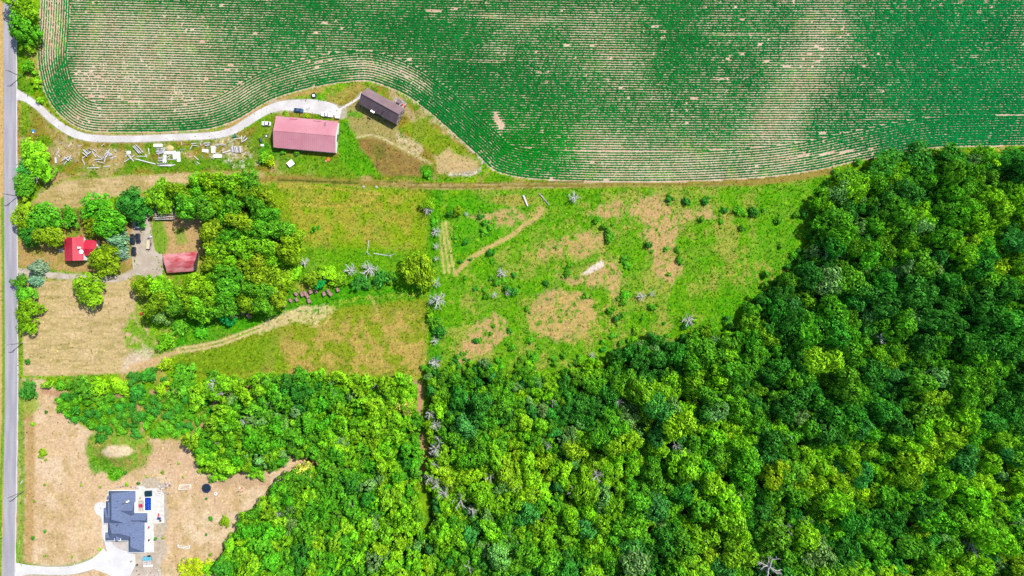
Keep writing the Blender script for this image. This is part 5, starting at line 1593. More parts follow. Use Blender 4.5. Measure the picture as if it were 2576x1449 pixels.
for y in (322, 722):
    p = FH(235, y, rz_)
    a, b = FH(145, y, ez), FH(420, y, ez)
    s = 0.3 if y == 722 else -0.3
    MB().add([(a.x, p.y + s, 4.3), (b.x, p.y + s, 4.3), (p.x, p.y + s, 6.4), (a.x, p.y + s * 1.5, 4.3), (b.x, p.y + s * 1.5, 4.3), (p.x, p.y + s * 1.5, 6.4)],
             [(0, 1, 2), (5, 4, 3), (0, 3, 4, 1), (1, 4, 5, 2), (2, 5, 3, 0)]).build('gable', 'siding_white', fh)
p = FH(365, 318, ez)
MB().box((p.x, p.y + 0.2, 4.4), (1.0, 1.4, 2.2)).build('north_dormer', plain('salmon_trim', C(240, 120, 110), 0.6), fh)
p = FH(345, 500, 6.2)
MB().box((p.x, p.y, 5.7), (0.8, 0.8, 1.6)).build('chimney', 'white', fh)
p = FH(400, 572, 5)
mb = MB(); mb.lathe([(0.1, 0), (0.7, 0.12), (1.05, 0.4), (0.95, 0.42), (0.1, 0.2)], 14, (p.x, p.y, 5.1)); mb.tube((p.x, p.y, 4.4), (p.x, p.y, 5.2), 0.07)
mb.build('satellite_dish', 'white', fh)
for x in (96, 106):
    pass
for k in range(4):
    p = FH(101, 360 + k * 120, 2.6)
    MB().box((p.x + 0.25, p.y, 1.28), (0.16, 0.16, 2.56)).build('porch_post', 'white', fh)
for y_ in (420, 540, 640):
    p = FH(140, y_, 2)
    opening(fh, 'window', p.x + 0.12, p.y, 1.7, 1.0, 1.4, 'y')
t = thing('propane_tank', 'white capsule tank beside the farmhouse wing', 'tank', G(*Z6b(522, 672)), -0.35)
mb = MB(); mb.tube((-0.9, 0, 0.62), (0.9, 0, 0.62), 0.45, 0.45, 12); mb.tube((0.9, 0, 0.62), (1.2, 0, 0.62), 0.45, 0.2, 12); mb.tube((-1.2, 0, 0.62), (-0.9, 0, 0.62), 0.2, 0.45, 12)
mb.build('tank', 'white', t, smooth=False)
for s in (-.6, .6):
    MB().box((s, 0, 0.12), (0.15, 0.7, 0.24)).build('foot', 'grey_metal', t)

# rusty shed
c0 = G(452, 662)
rs = thing('rusty_shed', 'old shed with a rusting red and pink sheet metal roof', 'shed', c0)
def RS(x, y, z): return at(*Z6b(x, y), z) - c0
def rs_quad(pts, nm, n=12):
    mb = MB(); q = [RS(*p) for p in pts]
    if (q[1] - q[0]).cross(q[2] - q[0]).z < 0:
        q = [q[1], q[0], q[3], q[2]]
    slab(mb, q, 0.1); seams(mb, q, n, 0.05, 0.04)
    mb.build(nm, 'rust_roof', rs)
rs_quad([(1800, 620, 3.0), (2395, 566, 3.0), (2355, 716, 4.9), (1812, 745, 4.9)], 'roof_slope')
rs_quad([(1840, 826, 4.4), (2322, 800, 4.4), (2355, 716, 4.9), (1812, 745, 4.9)], 'roof_slope')
rs_quad([(1868, 936, 2.9), (2330, 905, 2.9), (2322, 800, 4.4), (1840, 826, 4.4)], 'lower_roof_slope')
a = [RS(1822, 640, 2.9), RS(2372, 590, 2.9), RS(2335, 890, 2.8), RS(1868, 915, 2.8)]
MB().prism([(p.x, p.y) for p in a], 0, 2.75).build('wall', 'siding_dark', rs)
a = [RS(1824, 640, 3), RS(1826, 745, 4.7), RS(1850, 830, 4.2), RS(1866, 915, 2.8)]
for pts_, nm in ((a, 'gable'), ([RS(2372, 590, 3), RS(2346, 716, 4.7), RS(2318, 800, 4.2), RS(2330, 890, 2.8)], 'gable')):
    mb = MB(); n_ = len(pts_)
    v = [tuple(p) for p in pts_] + [(pts_[-1].x, pts_[-1].y, 2.6), (pts_[0].x, pts_[0].y, 2.6)]
    v2 = [(x + 0.12, y, z) for x, y, z in v]
    m = len(v)
    mb.add(v + v2, [tuple(range(m)), tuple(range(2 * m - 1, m - 1, -1))] + [(i, (i + 1) % m, m + (i + 1) % m, m + i) for i in range(m)])
    mb.build(nm, 'siding_dark', rs)

# collapsed shed: bare rafters on leaning walls
def Z2(x, y): return (x * 0.25, 322 + y * 0.25)
c0 = G(*Z2(1668, 845))
cs = thing('collapsed_shed', 'roofless collapsed shed with a grid of bare grey rafters', 'shed', c0, 0.03)
for k in range(9):
    y = 3.6 - k * 0.9
    MB().box((rnd.uniform(-0.3, 0.3), y, 1.9 + rnd.uniform(-0.35, 0.25)), (9.0 + rnd.uniform(-1.6, 0.5), 0.22, 0.2), rnd.uniform(-0.05, 0.05), rnd.uniform(-0.05, 0.05)).build('rafter', 'white_wood' if k % 3 else 'wood_grey', cs)
for k in range(7):
    x = -3.9 + k * 1.3
    MB().box((x, rnd.uniform(-0.3, 0.3), 1.62 + rnd.uniform(-0.1, 0.1)), (0.2, 7.2 + rnd.uniform(-1.5, 0.4), 0.18), rnd.uniform(-0.06, 0.06)).build('joist', 'white_wood' if k % 2 else 'wood_grey', cs)
for x, y, w_, d_ in ((0, -3.7, 9.2, 0.2), (0, 3.7, 9.2, 0.2), (-4.5, 0, 0.2, 7.2), (4.5, 0, 0.2, 7.2)):
    MB().box((x, y, 0.72), (w_, d_, 1.44)).build('wall', 'wood_grey', cs)
for x, y, m_ in ((-3.4, 1.6, 'rust_roof'), (2.6, 2.2, 'pinkred'), (3.0, -0.6, 'wood_tan'), (-1.0, -1.8, 'plum_roof')):
    MB().box((x, y, 0.3), (1.3, 1.0, 0.6), rnd.uniform(0, 1)).build('debris', m_, cs)

# the new house with the slate roof
hc = at(*H5(480, 680), 0)
nh = thing('slate_house', 'large house with a many gabled slate blue shingle roof and white trim', 'house', hc)
EZ = 3.1
def NH(x, y, z): return at(*H5(x, y), z) - hc
def roof_block(name, x0, x1, y0, y1, ez, rzz, axis, ridge, i0=0.0, i1=0.0, mat='shingle', walls=True):
    "closed roof solid; axis: way the ridge runs; ridge: its position across; i0/i1: hip insets at the low / high end (sheet units)"
    A, B, Cc, D = (NH(x, y, ez) for x, y in ((x0, y1), (x1, y1), (x1, y0), (x0, y0)))       # counter-clockwise from south west
    k = (H - ez) / H
    def P(x, y, z):
        q = at(*H5(x, y), ez) - hc
        return Vector((q.x, q.y, z))
    if axis == 'x':
        R0, R1 = P(x0 + i0, ridge, rzz), P(x1 - i1, ridge, rzz)
        f = [(0, 1, 5, 4), (1, 2, 5), (2, 3, 4, 5), (3, 0, 4)]
    else:
        R0, R1 = P(ridge, y0 + i0, rzz), P(ridge, y1 - i1, rzz)     # R0 north, R1 south
        f = [(0, 1, 5), (1, 2, 4, 5), (2, 3, 4), (3, 0, 5, 4)]
    mb = MB()
    mb.add([A, B, Cc, D, R0, R1], f + [(3, 2, 1, 0)])
    o = mb.build(name, mat, nh)
    e = 0.14
    x_0, x_1, y_0, y_1 = A.x, B.x, A.y, D.y
    MB().prism([(x_0 - e, y_0 - e), (x_1 + e, y_0 - e), (x_1 + e, y_1 + e), (x_0 - e, y_1 + e)], ez - 0.28, ez - 0.015).build('fascia', 'white', o)
    if walls:
        w = 0.45
        MB().prism([(x_0 + w, y_0 + w), (x_1 - w, y_0 + w), (x_1 - w, y_1 - w), (x_0 + w, y_1 - w)], 0, ez - 0.2).build('wall', 'siding_white', nh)
    return o
roof_block('north_roof', 252, 645, 230, 392, EZ, 7.4, 'y', 372, 0, 0)
roof_block('north_roof', 254, 585, 388, 720, EZ + 0.02, 7.38, 'y', 372, 0, 120)
roof_block('south_roof', 242, 775, 606, 945, EZ + 0.013, 7.1, 'x', 800, 130, 290)
roof_block('garage_roof', 537, 772, 760, 1110, EZ - 0.011, 6.0, 'y', 616, 60, 110)
roof_block('gable_roof', 432, 628, 386, 592, EZ + 0.03, 5.7, 'x', 490, 0, 0)
roof_block('gable_roof', 600, 815, 546, 686, EZ + 0.045, 5.0, 'x', 636, 0, 0)
roof_block('west_roof', 214, 350, 376, 640, EZ - 0.025, 5.4, 'y', 288, 0, 60)
roof_block('bay_roof', 182, 345, 470, 694, EZ - 0.04, 5.3, 'x', 590, 70, 0)
roof_block('bay_roof', 206, 300, 822, 946, EZ - 0.055, 4.8, 'x', 884, 50, 0)
roof_block('dormer_roof', 342, 424, 850, 938, 4.5, 5.7, 'y', 383, 0, 0, walls=False)
p = NH(383, 930, 4.3)
MB().box((p.x, p.y + 0.5, 3.9), (2.3, 2.2, 1.1)).build('dormer_wall', 'white', nh)
roof_block('dormer_roof', 246, 318, 292, 358, 4.0, 5.0, 'x', 326, 0, 0, walls=False)
p = NH(262, 326, 4)
MB().box((p.x + 0.5, p.y, 3.45), (1.8, 1.8, 1.0)).build('dormer_wall', 'siding_dark', nh)
p = NH(525, 386, 6.0)
MB().box((p.x, p.y, 5.8), (0.65, 0.65, 1.7)).build('chimney', 'white', nh)
for x, y in ((410, 370), (385, 452), (395, 713), (622, 895), (480, 408)):
    p = NH(x, y, 5.2)
    MB().tube((p.x, p.y, 4.6), (p.x, p.y, 7.2 if x < 420 else 6.3), 0.1, 0.1, 8).build('vent_pipe', 'dark', nh)
for x, y, w_, ax in ((640, 270, 2.2, 'y'), (640, 350, 1.2, 'y'), (770, 760, 2.0, 'y'), (770, 860, 1.4, 'y'), (770, 1000, 1.2, 'y')):
    p = NH(x - 12, y, 1.6)
    opening(nh, 'window', p.x - 0.02, p.y, 1.5, w_, 1.5, ax)
for x in (300, 400, 490):
    p = NH(x, 945 - 12, 1.2)
    opening(nh, 'garage_door', p.x, p.y - 0.02, 1.15, 2.3, 2.2, 'x', 'grey_metal')
# pergola
pg = thing('pergola', 'white slatted pergola on the patio beside the slate house', 'pergola', G(*H5(642, 488)))
for sx in (-1.2, 1.2):
    for sy in (-2.9, 2.9):
        MB().box((sx, sy, 1.3), (0.22, 0.22, 2.6)).build('post', 'white', pg)
    MB().box((sx, 0, 2.7), (0.24, 6.4, 0.2)).build('beam', 'white', pg)
for k in range(8):
    MB().box((0, -2.8 + k * 0.8, 2.9), (3.0, 0.28, 0.18)).build('slat', 'white', pg)
# patio things
pool = thing('swimming_pool', 'rectangular pool under a shiny blue tarp cover', 'pool', G(*H5(823, 418), 0.028))
lx, ly = 94 * 0.176 * S, 188 * 0.176 * S
mb = MB()
for x, y, a, b in ((0, ly / 2 + .15, lx + .6, .3), (0, -ly / 2 - .15, lx + .6, .3), (-lx / 2 - .15, 0, .3, ly), (lx / 2 + .15, 0, .3, ly)):
    mb.box((x, y, 0.12), (a, b, 0.24))
mb.build('coping', 'white', pool)
n_ = 14
V_ = [((i / n_ - .5) * lx, (j / n_ - .5) * ly, 0.16 + 0.05 * math.sin(i * 1.7 + j * 0.6) * math.sin(j * 1.1 + 2)) for j in range(n_ + 1) for i in range(n_ + 1)]
mb = MB(); mb.add(V_, [(j * (n_ + 1) + i, j * (n_ + 1) + i + 1, (j + 1) * (n_ + 1) + i + 1, (j + 1) * (n_ + 1) + i) for j in range(n_) for i in range(n_)])
mb.build('cover', 'tarp_blue', pool)
ht = thing('hot_tub', 'dark teal covered hot tub at the end of the blue pool', 'hot tub', G(*H5(835, 266), 0.028), 0.05)
MB().box((0, 0, 0.42), (3.0, 2.6, 0.84)).build('tub', 'dark', ht)
MB().box((0, 0, 0.9), (3.15, 2.75, 0.12)).build('cover', 'teal_dark', ht)
MB().box((-1.75, 0, 0.25), (0.5, 1.4, 0.5)).build('step', 'dark', ht)
rg = thing('patio_rug', 'grey patio rug between the pergola and pool', 'rug', G(*H5(722, 448), 0.032))
MB().box((0, 0, 0.02), (2.8, 5.2, 0.03)).build('mat', 'gravel_tan', rg)
MB().box((0, 0, 0.045), (2.3, 4.6, 0.02)).build('inset', 'stone', rg)
tb = thing('patio_table', 'pink covered low table on the patio rug', 'table', G(*H5(710, 440), 0.086))
MB().box((0, 0, 0.45), (1.1, 1.5, 0.08)).build('top', 'pinkred', tb)
for sx in (-.45, .45):
    for sy in (-.6, .6):
        MB().box((sx, sy, 0.205), (0.08, 0.08, 0.41)).build('leg', 'dark', tb)
lounge('red patio chair beside the pink covered table', G(*H5(738, 452)), 3.1, z=0.086)
lounge('red patio chair behind the pink covered table', G(*H5(735, 425)), 3.4, z=0.086, mat='pinkred')
lounge('tan chair at the north end of the patio rug', G(*H5(710, 325)), 1.6, z=0.028, mat='wood_tan')
bn = thing('white_cabinet', 'long white cabinet on the patio against the garage wing', 'cabinet', G(*H5(812, 1015), 0.028))
MB().box((0, 0, 0.9), (2.3, 4.2, 1.8)).build('body', 'white', bn)
MB().box((0, 0, 1.84), (2.5, 4.4, 0.08)).build('lid', 'white', bn)
MB().box((1.17, 0, 0.9), (0.05, 1.6, 1.5)).build('door', 'siding_white', bn)
lounge('pink lounge chair on the narrow side patio', G(*H5(838, 745)), 1.6, z=0.028, mat='pinkred')
lounge('dark chair on the narrow side patio by the white cabinet', G(*H5(838, 930)), 1.6, z=0.028, mat='dark')
sl = thing('sun_lounger', 'red sun lounger on the outer patio', 'lounger', G(*H5(973, 582), 0.028), 1.35)
MB().box((0, 0, 0.3), (1.7, 0.55, 0.1)).build('bed', 'red', sl)
MB().box((0.95, 0, 0.45), (0.6, 0.55, 0.08), 0, 0.6).build('backrest', 'red', sl)
for sx in (-.7, .6):
    for sy in (-.2, .2):
        MB().box((sx, sy, 0.13), (0.06, 0.06, 0.26)).build('leg', 'white', sl)
bx = thing('storage_box', 'blue lidded storage box on the outer patio', 'box', G(*H5(983, 622), 0.028))
MB().box((0, 0, 0.3), (1.4, 0.9, 0.6)).build('body', 'blue', bx)
MB().box((0, 0, 0.64), (1.5, 1.0, 0.08)).build('lid', 'blue', bx)
pt = thing('round_planter', 'black round planter on the outer patio', 'planter', G(*H5(1003, 655), 0.028))
MB().lathe([(0.35, 0), (0.48, 0.5), (0.42, 0.5), (0.3, 0.1)], 14).build('pot', 'dark', pt)
MB().lathe([(0.40, 0.38), (0.2, 0.46)], 14).build('soil', 'bark', pt)
# pallet under an aqua tarp, bins, rubble
pl = thing('tarped_pallet', 'pallets of stone half covered by an aqua tarp', 'pallet', G(*H5(820, 1222), 0.018), 0.02)
for k in range(4):
    MB().box((-1.5 + k * 1.0, 0, 0.12), (0.9, 4.4, 0.22)).build('pallet_board', 'wood_grey', pl)
MB().box((0, -0.9, 0.6), (4.0, 2.2, 0.75)).build('stone_stack', 'stone', pl)
MB().box((0, 1.0, 0.65), (4.1, 1.7, 0.85)).build('tarp', 'tarp_aqua', pl)
MB().box((0.9, 2.1, 0.75), (1.2, 0.9, 0.5)).build('dark_wrap', 'navy', pl)
MB().box((0.2, -2.5, 0.35), (4.2, 0.9, 0.5)).build('white_sheet', 'white', pl)
for i_, (x, y, lab, m_) in enumerate(((667, 1288, 'dark barrel on the gravel work yard', 'navy'), (590, 1232, 'cream barrel at the edge of the white drive', 'cream'))):
    b = thing('barrel', lab, 'barrel', G(*H5(x, y), 0.03))
    MB().lathe([(0.42, 0), (0.46, 0.3), (0.46, 0.6), (0.42, 0.95)], 12).build('drum', m_, b)
    MB().lathe([(0.36, 0.95), (0.30, 1.0)], 12).build('lid', 'grey_metal', b)
sk = thing('round_grate', 'round pale hoop lying on the work yard', 'hoop', G(*H5(955, 1370), 0.03))
mb = MB()
for k in range(20):
    a0, a1 = k * math.pi / 10, (k + 1) * math.pi / 10
    mb.tube((1.3 * math.cos(a0), 1.3 * math.sin(a0), 0.08), (1.3 * math.cos(a1), 1.3 * math.sin(a1), 0.08), 0.08, 0.08, 5)
mb.build('ring', 'stone', sk)
mb = MB()
for k in range(3):
    a0 = k * math.pi / 3
    mb.tube((1.25 * math.cos(a0), 1.25 * math.sin(a0), 0.06), (-1.25 * math.cos(a0), -1.25 * math.sin(a0), 0.06), 0.04, 0.04, 4)
mb.build('spoke', 'stone', sk)

def rock_mesh(seed):
    r = random.Random(seed)
    mb = MB()
    mb.lathe([(0.25, 0.0), (0.5, 0.12), (0.42, 0.36), (0.15, 0.5)], 7)
    mb.v = [(x * r.uniform(.75, 1.25), y * r.uniform(.75, 1.25), z * r.uniform(.8, 1.2)) for x, y, z in mb.v]
    me = mb.mesh('stone')
    return me
ROCKS = [rock_mesh(i) for i in range(4)]
def rocks(name, label, pts, mats, s0, s1, group):
    for x, y in pts:
        me = ROCKS[rnd.randrange(4)]
        o = link(name, me, None, (*G(x, y)[:2], ground_z(x, y) - 0.04), rnd.uniform(0, 6.28))
        if not me.materials:
            me.materials.append(M['stone'])
        o.material_slots[0].link = 'OBJECT'
        o.material_slots[0].material = M[rnd.choice(mats)]
        s = rnd.uniform(s0, s1)
        o.scale = (s * rnd.uniform(.8, 1.4), s, s * 0.8)
        tag(o, label, 'stone', group)
rocks('rubble_stone', 'broken stone in the rubble heap at the patio corner', [H5(rnd.uniform(960, 1130), rnd.uniform(110, 285)) for _ in range(90)], ['stone', 'concrete', 'wood_tan', 'stone', 'bale'], 0.35, 1.0, 'rubble at the patio corner')
rocks('yard_stone', 'pale stone lying on the work yard south of the house', [H5(rnd.uniform(650, 1000), rnd.uniform(1330, 1449)) for _ in range(50)], ['stone', 'stone', 'bale', 'concrete'], 0.3, 0.8, 'stones on the work yard')
rocks('bed_stone', 'stone along the north wall bed of the slate house', [H5(rnd.uniform(350, 690), rnd.uniform(165, 205)) for _ in range(30)], ['stone', 'bale', 'stone'], 0.35, 0.8, 'stones of the north bed')
rocks('field_stone', 'pale field stone heaped along the crop edge below the barn lot', [(1140 + 70 * t_ + rnd.uniform(-6, 6), 437 - 16 * max(0, t_ - 0.6) + rnd.uniform(-7, 5)) for t_ in [rnd.random() for _ in range(60)]], ['stone'], 0.25, 0.6, 'stones at the crop edge')
rocks('track_stone', 'white boulder in the meadow beside the lane', [(915, 470), (947, 471)], ['stone'], 1.2, 1.7, 'boulders beside the lane')

# lawn things
tp = thing('trampoline', 'round dark trampoline on the bare lot', 'trampoline', G(521, 1227))
MB().lathe([(1.75, 0.78), (1.0, 0.76), (0.01, 0.74)], 24).build('mat', 'navy', tp)
mb = MB()
for k in range(24):
    a0, a1 = k * math.pi / 12, (k + 1) * math.pi / 12
    c0_, s0_, c1_, s1_ = math.cos(a0), math.sin(a0), math.cos(a1), math.sin(a1)
    mb.add([(1.75 * c0_, 1.75 * s0_, .8), (2.2 * c0_, 2.2 * s0_, .82), (2.2 * c1_, 2.2 * s1_, .82), (1.75 * c1_, 1.75 * s1_, .8), (1.75 * c0_, 1.75 * s0_, .74), (2.2 * c0_, 2.2 * s0_, .74), (2.2 * c1_, 2.2 * s1_, .74), (1.75 * c1_, 1.75 * s1_, .74)],
           [(0, 1, 2, 3), (1, 5, 6, 2), (7, 6, 5, 4), (3, 7, 4, 0)])
mb.build('safety_pad', 'navy_rim', tp)
for k in range(6):
    a0 = k * math.pi / 3
    MB().tube((2.1 * math.cos(a0), 2.1 * math.sin(a0), 0), (2.1 * math.cos(a0), 2.1 * math.sin(a0), 0.76), 0.05).build('leg', 'grey_metal', tp)
    MB().tube((2.2 * math.cos(a0), 2.2 * math.sin(a0), 0.7), (2.2 * math.cos(a0), 2.2 * math.sin(a0), 2.3), 0.04).build('net_pole', 'navy', tp)
def goal(label, p, rz):
    g = thing('football_goal', label, 'goal', p, rz)
    w, h, d = 5.2, 1.9, 1.6
    for s in (-1, 1):
        MB().tube((s * w / 2, 0, 0), (s * w / 2, 0, h), 0.09).build('post', 'white', g)
        MB().tube((s * w / 2, d, 0.09), (s * w / 2, 0, 0.09), 0.08).build('ground_bar', 'white', g)
        MB().tube((s * w / 2, d, 0.09), (s * w / 2, 0.4, h), 0.06).build('stay', 'white', g)
    MB().tube((-w / 2, 0, h), (w / 2, 0, h), 0.09).build('crossbar', 'white', g)
    MB().tube((-w / 2, d, 0.09), (w / 2, d, 0.09), 0.08).build('rear_bar', 'white', g)
    mb = MB()
    for k in range(17):
        x = -w / 2 + w * k / 16
        mb.tube((x, d, 0.1), (x, 0.4, h), 0.012, 0.012, 3)
    for k in range(6):
        t_ = k / 6
        mb.tube((-w / 2, d + (0.4 - d) * t_, 0.1 + (h - 0.1) * t_), (w / 2, d + (0.4 - d) * t_, 0.1 + (h - 0.1) * t_), 0.012, 0.012, 3)
    mb.build('net', 'white', g)
goal('white football goal near the trampoline', G(467, 1228), 0.04)
goal('white football goal in the southern part of the bare lot', G(464, 1370), math.pi - 0.1)
ss_ = thing('balance_beam', 'timber beam with a round ring end on the lot', 'beam', G(542, 1256))
MB().box((0, 0, 0.25), (0.4, 4.6, 0.3)).build('beam', 'wood_grey', ss_)
for s in (-1.8, 1.8):
    MB().box((0, s, 0.06), (0.8, 0.25, 0.12)).build('foot', 'wood_grey', ss_)
mb = MB(); mb.lathe([(0.55, 0.35), (0.75, 0.45), (0.55, 0.55), (0.35, 0.45), (0.5, 0.36)], 14, (0.3, 2.7, 0))
mb.build('ring', 'white', ss_)
MB().lathe([(0.5, 0), (0.5, 0.36)], 12, (0.3, 2.7, 0)).build('ring_base', 'dark', ss_)
for x, y, lab, m_ in ((604, 1228, 'white play cube among the toys on the lot', 'white'), (609, 1236, 'orange play cube among the toys on the lot', 'orange'), (600, 1237, 'dark play cube among the toys on the lot', 'dark'), (608, 1228, 'red play cube among the toys on the lot', 'red')):
    b = thing('play_cube', lab, 'toy', G(x, y), rnd.uniform(0, 1))
    MB().box((0, 0, 0.35), (0.8, 0.6, 0.7)).build('body', m_, b)
    MB().box((0, 0, 0.75), (0.5, 0.4, 0.1)).build('top', 'cream', b)

# ------------------------------------------------------------------ vehicles
def car_rings(stations):
    "each station: x, half width, z low, z high -> rounded rectangle ring"
    out = []
    for x, w, z0, z1 in stations:
        r = min(0.12, (z1 - z0) * 0.3)
        out.append([(x, -w + r, z0), (x, w - r, z0), (x, w, z0 + r), (x, w, z1 - r), (x, w - r * 1.3, z1), (x, -w + r * 1.3, z1), (x, -w, z1 - r), (x, -w, z0 + r)])
    return out
def car(name, label, px, py, heading, kind, paint, length, group=None):
    t = thing(name, label, 'car' if kind != 'pickup' else 'pickup', G(px, py, 0.03), heading, group)
    k = length / 4.6
    w = 0.92 if kind == 'sedan' else 0.98
    hood, belt = (0.92, 0.98) if kind == 'sedan' else (1.08, 1.15)
    roof = 1.45 if kind == 'sedan' else 1.75
    X = lambda v: v * k
    st = [(X(2.3), w * .72, .38, hood * .72), (X(2.2), w * .9, .28, hood * .9), (X(1.2), w, .25, hood), (X(0.9), w, .25, belt), (X(-1.4), w, .25, belt), (X(-2.15), w * .95, .28, belt * .97), (X(-2.3), w * .8, .4, belt * .85)]
    if kind == 'pickup':
        st = [(X(2.3), w * .75, .45, hood * .75), (X(2.2), w * .92, .35, hood * .95), (X(1.2), w, .32, hood), (X(1.0), w, .32, belt), (X(-0.5), w, .32, belt), (X(-2.25), w, .35, belt * .98), (X(-2.3), w * .95, .45, belt * .95)]
    body = MB().loft(car_rings(st)).build('body', paint, t)
    if kind == 'sedan':
        g = [(X(1.05), .74, belt - .05, belt), (X(0.35), .70, belt - .05, roof - .03), (X(-0.95), .68, belt - .05, roof - .02), (X(-1.75), .70, belt - .05, belt + .02)]
        rf = [(X(0.42), .66), (X(-1.0), .64)]
    elif kind == 'suv':
        g = [(X(1.1), .82, belt - .05, belt), (X(0.5), .76, belt - .05, roof - .03), (X(-1.75), .74, belt - .05, roof - .03), (X(-2.15), .8, belt - .05, belt + .05)]
        rf = [(X(0.5), .72), (X(-1.8), .70)]
    else:
        g = [(X(1.0), .82, belt - .05, belt), (X(0.5), .76, belt - .05, roof - .03), (X(-0.35), .76, belt - .05, roof - .03), (X(-0.55), .8, belt - .05, belt + .05)]
        rf = [(X(0.52), .73), (X(-0.38), .72)]
    MB().loft(car_rings(g)).build('windows', 'glass', t)
    (xa, wa), (xb, wb) = rf
    MB().prism([(xa, -wa), (xa, wa), (xb, wb), (xb, -wb)], roof - .06, roof).build('roof', paint, t)
    for x in (X(1.42), X(-1.4)):
        for s in (-1, 1):
            wh = MB().tube((x, s * (w - .2), .33), (x, s * (w + .02), .33), .34, .34, 14).build('wheel', 'rubber', t)
            MB().tube((x, s * (w - .1), .33), (x, s * (w + .035), .33), .2, .2, 10).build('rim', 'grey_metal', wh)
    for s in (-1, 1):
        MB().box((X(2.2), s * w * .68, hood * .72), (.18, .34, .14)).build('headlight', 'lamp', t)
        MB().box((X(-2.24), s * w * .72, belt * .72), (.1, .26, .16)).build('tail_light', 'red', t)
        MB().box((X(0.95), s * (w + .1), belt + .02), (.14, .22, .14)).build('mirror', paint, t)
    if kind == 'pickup':
        mb = MB()
        mb.box((X(-1.42), 0, belt + 0.03), (X(1.62), w * 1.7, 0.05))
        mb.build('bed_cover', 'white', t)
    return t
car('parked_car', 'steel blue sedan on the gravel north of the pink barn', *Z7(690, 490), math.radians(-7), 'sedan', 'car_blue', 4.5)
car('parked_pickup', 'white pickup truck parked by the north east corner of the pink barn', *Z7(1140, 562), math.radians(174), 'pickup', 'car_white', 5.6)
car('parked_car', 'white sedan nosed against the west end of the pink barn', *Z7(172, 703), math.radians(177), 'sedan', 'car_white', 4.4)
car('parked_car', 'black sport utility car next to the widest spruce', *Z6b(1287, 355), math.radians(92), 'suv', 'car_black', 5.0)
car('parked_car', 'black car beside the black sport utility car', *Z6b(1383, 340), math.radians(-86), 'suv', 'car_black', 4.6)
car('parked_car', 'black car parked alone south of the other two', *Z6b(1310, 562), math.radians(93), 'suv', 'car_black', 4.2)

def wheels(t, x, ys, r=0.3):
    for y in ys:
        wv = MB().tube((x - 0, y - .1, r), (x, y + .1, r), r, r, 12).build('wheel', 'rubber', t)
        MB().tube((x, y - .12, r), (x, y + .12, r), r * .5, r * .5, 8).build('rim', 'grey_metal', wv)
st_ = thing('small_trailer', 'small white box trailer behind the white pickup', 'trailer', G(*Z7(1312, 596), 0.03), math.radians(176))
MB().box((0, 0, 0.75), (2.1, 1.3, 0.8)).build('box', 'car_white', st_)
MB().box((0, 0, 1.19), (2.2, 1.4, 0.08)).build('lid', 'white', st_)
wheels(st_, 0, (-.72, .72))
MB().tube((-1.0, 0, .45), (-1.6, 0, .4), .06).build('tow_bar', 'grey_metal', st_)
lt = thing('flat_trailer', 'long trailer with a pale tarped load in the farmyard', 'trailer', G(*Z6b(1565, 445), 0.02), math.radians(86))
MB().box((0, 0, 0.62), (4.6, 1.9, 0.12)).build('deck', 'grey_metal', lt)
MB().box((-0.1, 0.05, 0.95), (4.2, 1.5, 0.55)).build('load', 'cream', lt)
wheels(lt, -0.3, (-.95, .95), .34)
wheels(lt, 0.5, (-.95, .95), .34)
for s in (-1, 1):
    MB().box((0, s * .95, .82), (4.6, .08, .3)).build('side_rail', 'grey_metal', lt)
MB().tube((-2.3, 0, .55), (-3.3, 0, .45), .07).build('tow_bar', 'dark', lt)
av = thing('quad_bike', 'white and grey quad bike at the head of the long trailer', 'quad bike', G(*Z6b(1580, 318), 0.02), 0.2)
MB().loft(car_rings([(1.0, .3, .45, .8), (.6, .42, .4, .95), (0, .34, .4, .85), (-.7, .42, .4, .9), (-1.0, .3, .5, .8)])).build('body', 'car_white', av)
MB().box((-.3, 0, .95), (.8, .36, .16)).build('seat', 'dark', av)
MB().tube((.45, -.45, 1.1), (.45, .45, 1.1), .04).build('handlebar', 'dark', av)
wheels(av, .7, (-.5, .5), .28); wheels(av, -.7, (-.5, .5), .28)
vt = thing('cargo_trailer', 'silver peaked box trailer half under the dark tree', 'trailer', G(*Z6b(1402, 85), 0.02), math.radians(88))
MB().box((0, 0, 1.2), (4.4, 2.0, 1.7)).build('box', 'silver', vt)
MB().add([(-2.25, -1.05, 2.04), (2.25, -1.05, 2.04), (2.25, 1.05, 2.04), (-2.25, 1.05, 2.04), (-2.25, 0, 2.4), (2.25, 0, 2.4)], [(0, 1, 5, 4), (2, 3, 4, 5), (1, 2, 5), (3, 0, 4), (3, 2, 1, 0)]).build('roof', 'silver', vt)
wheels(vt, 0, (-1.08, 1.08), .34)
MB().box((-2.22, 0, 1.2), (.05, 1.4, 1.5)).build('rear_door', 'car_white', vt)
MB().tube((2.2, 0, .5), (3.1, 0, .45), .07).build('tow_bar', 'dark', vt)
bt = thing('gas_bottle', 'white gas bottle beside the silver box trailer', 'gas bottle', G(*Z6b(1466, 118), 0.02))
MB().lathe([(.3, 0), (.42, .15), (.42, 1.0), (.25, 1.2)], 12).build('bottle', 'white', bt)
MB().lathe([(.15, 1.2), (.15, 1.35)], 8).build('valve', 'grey_metal', bt)

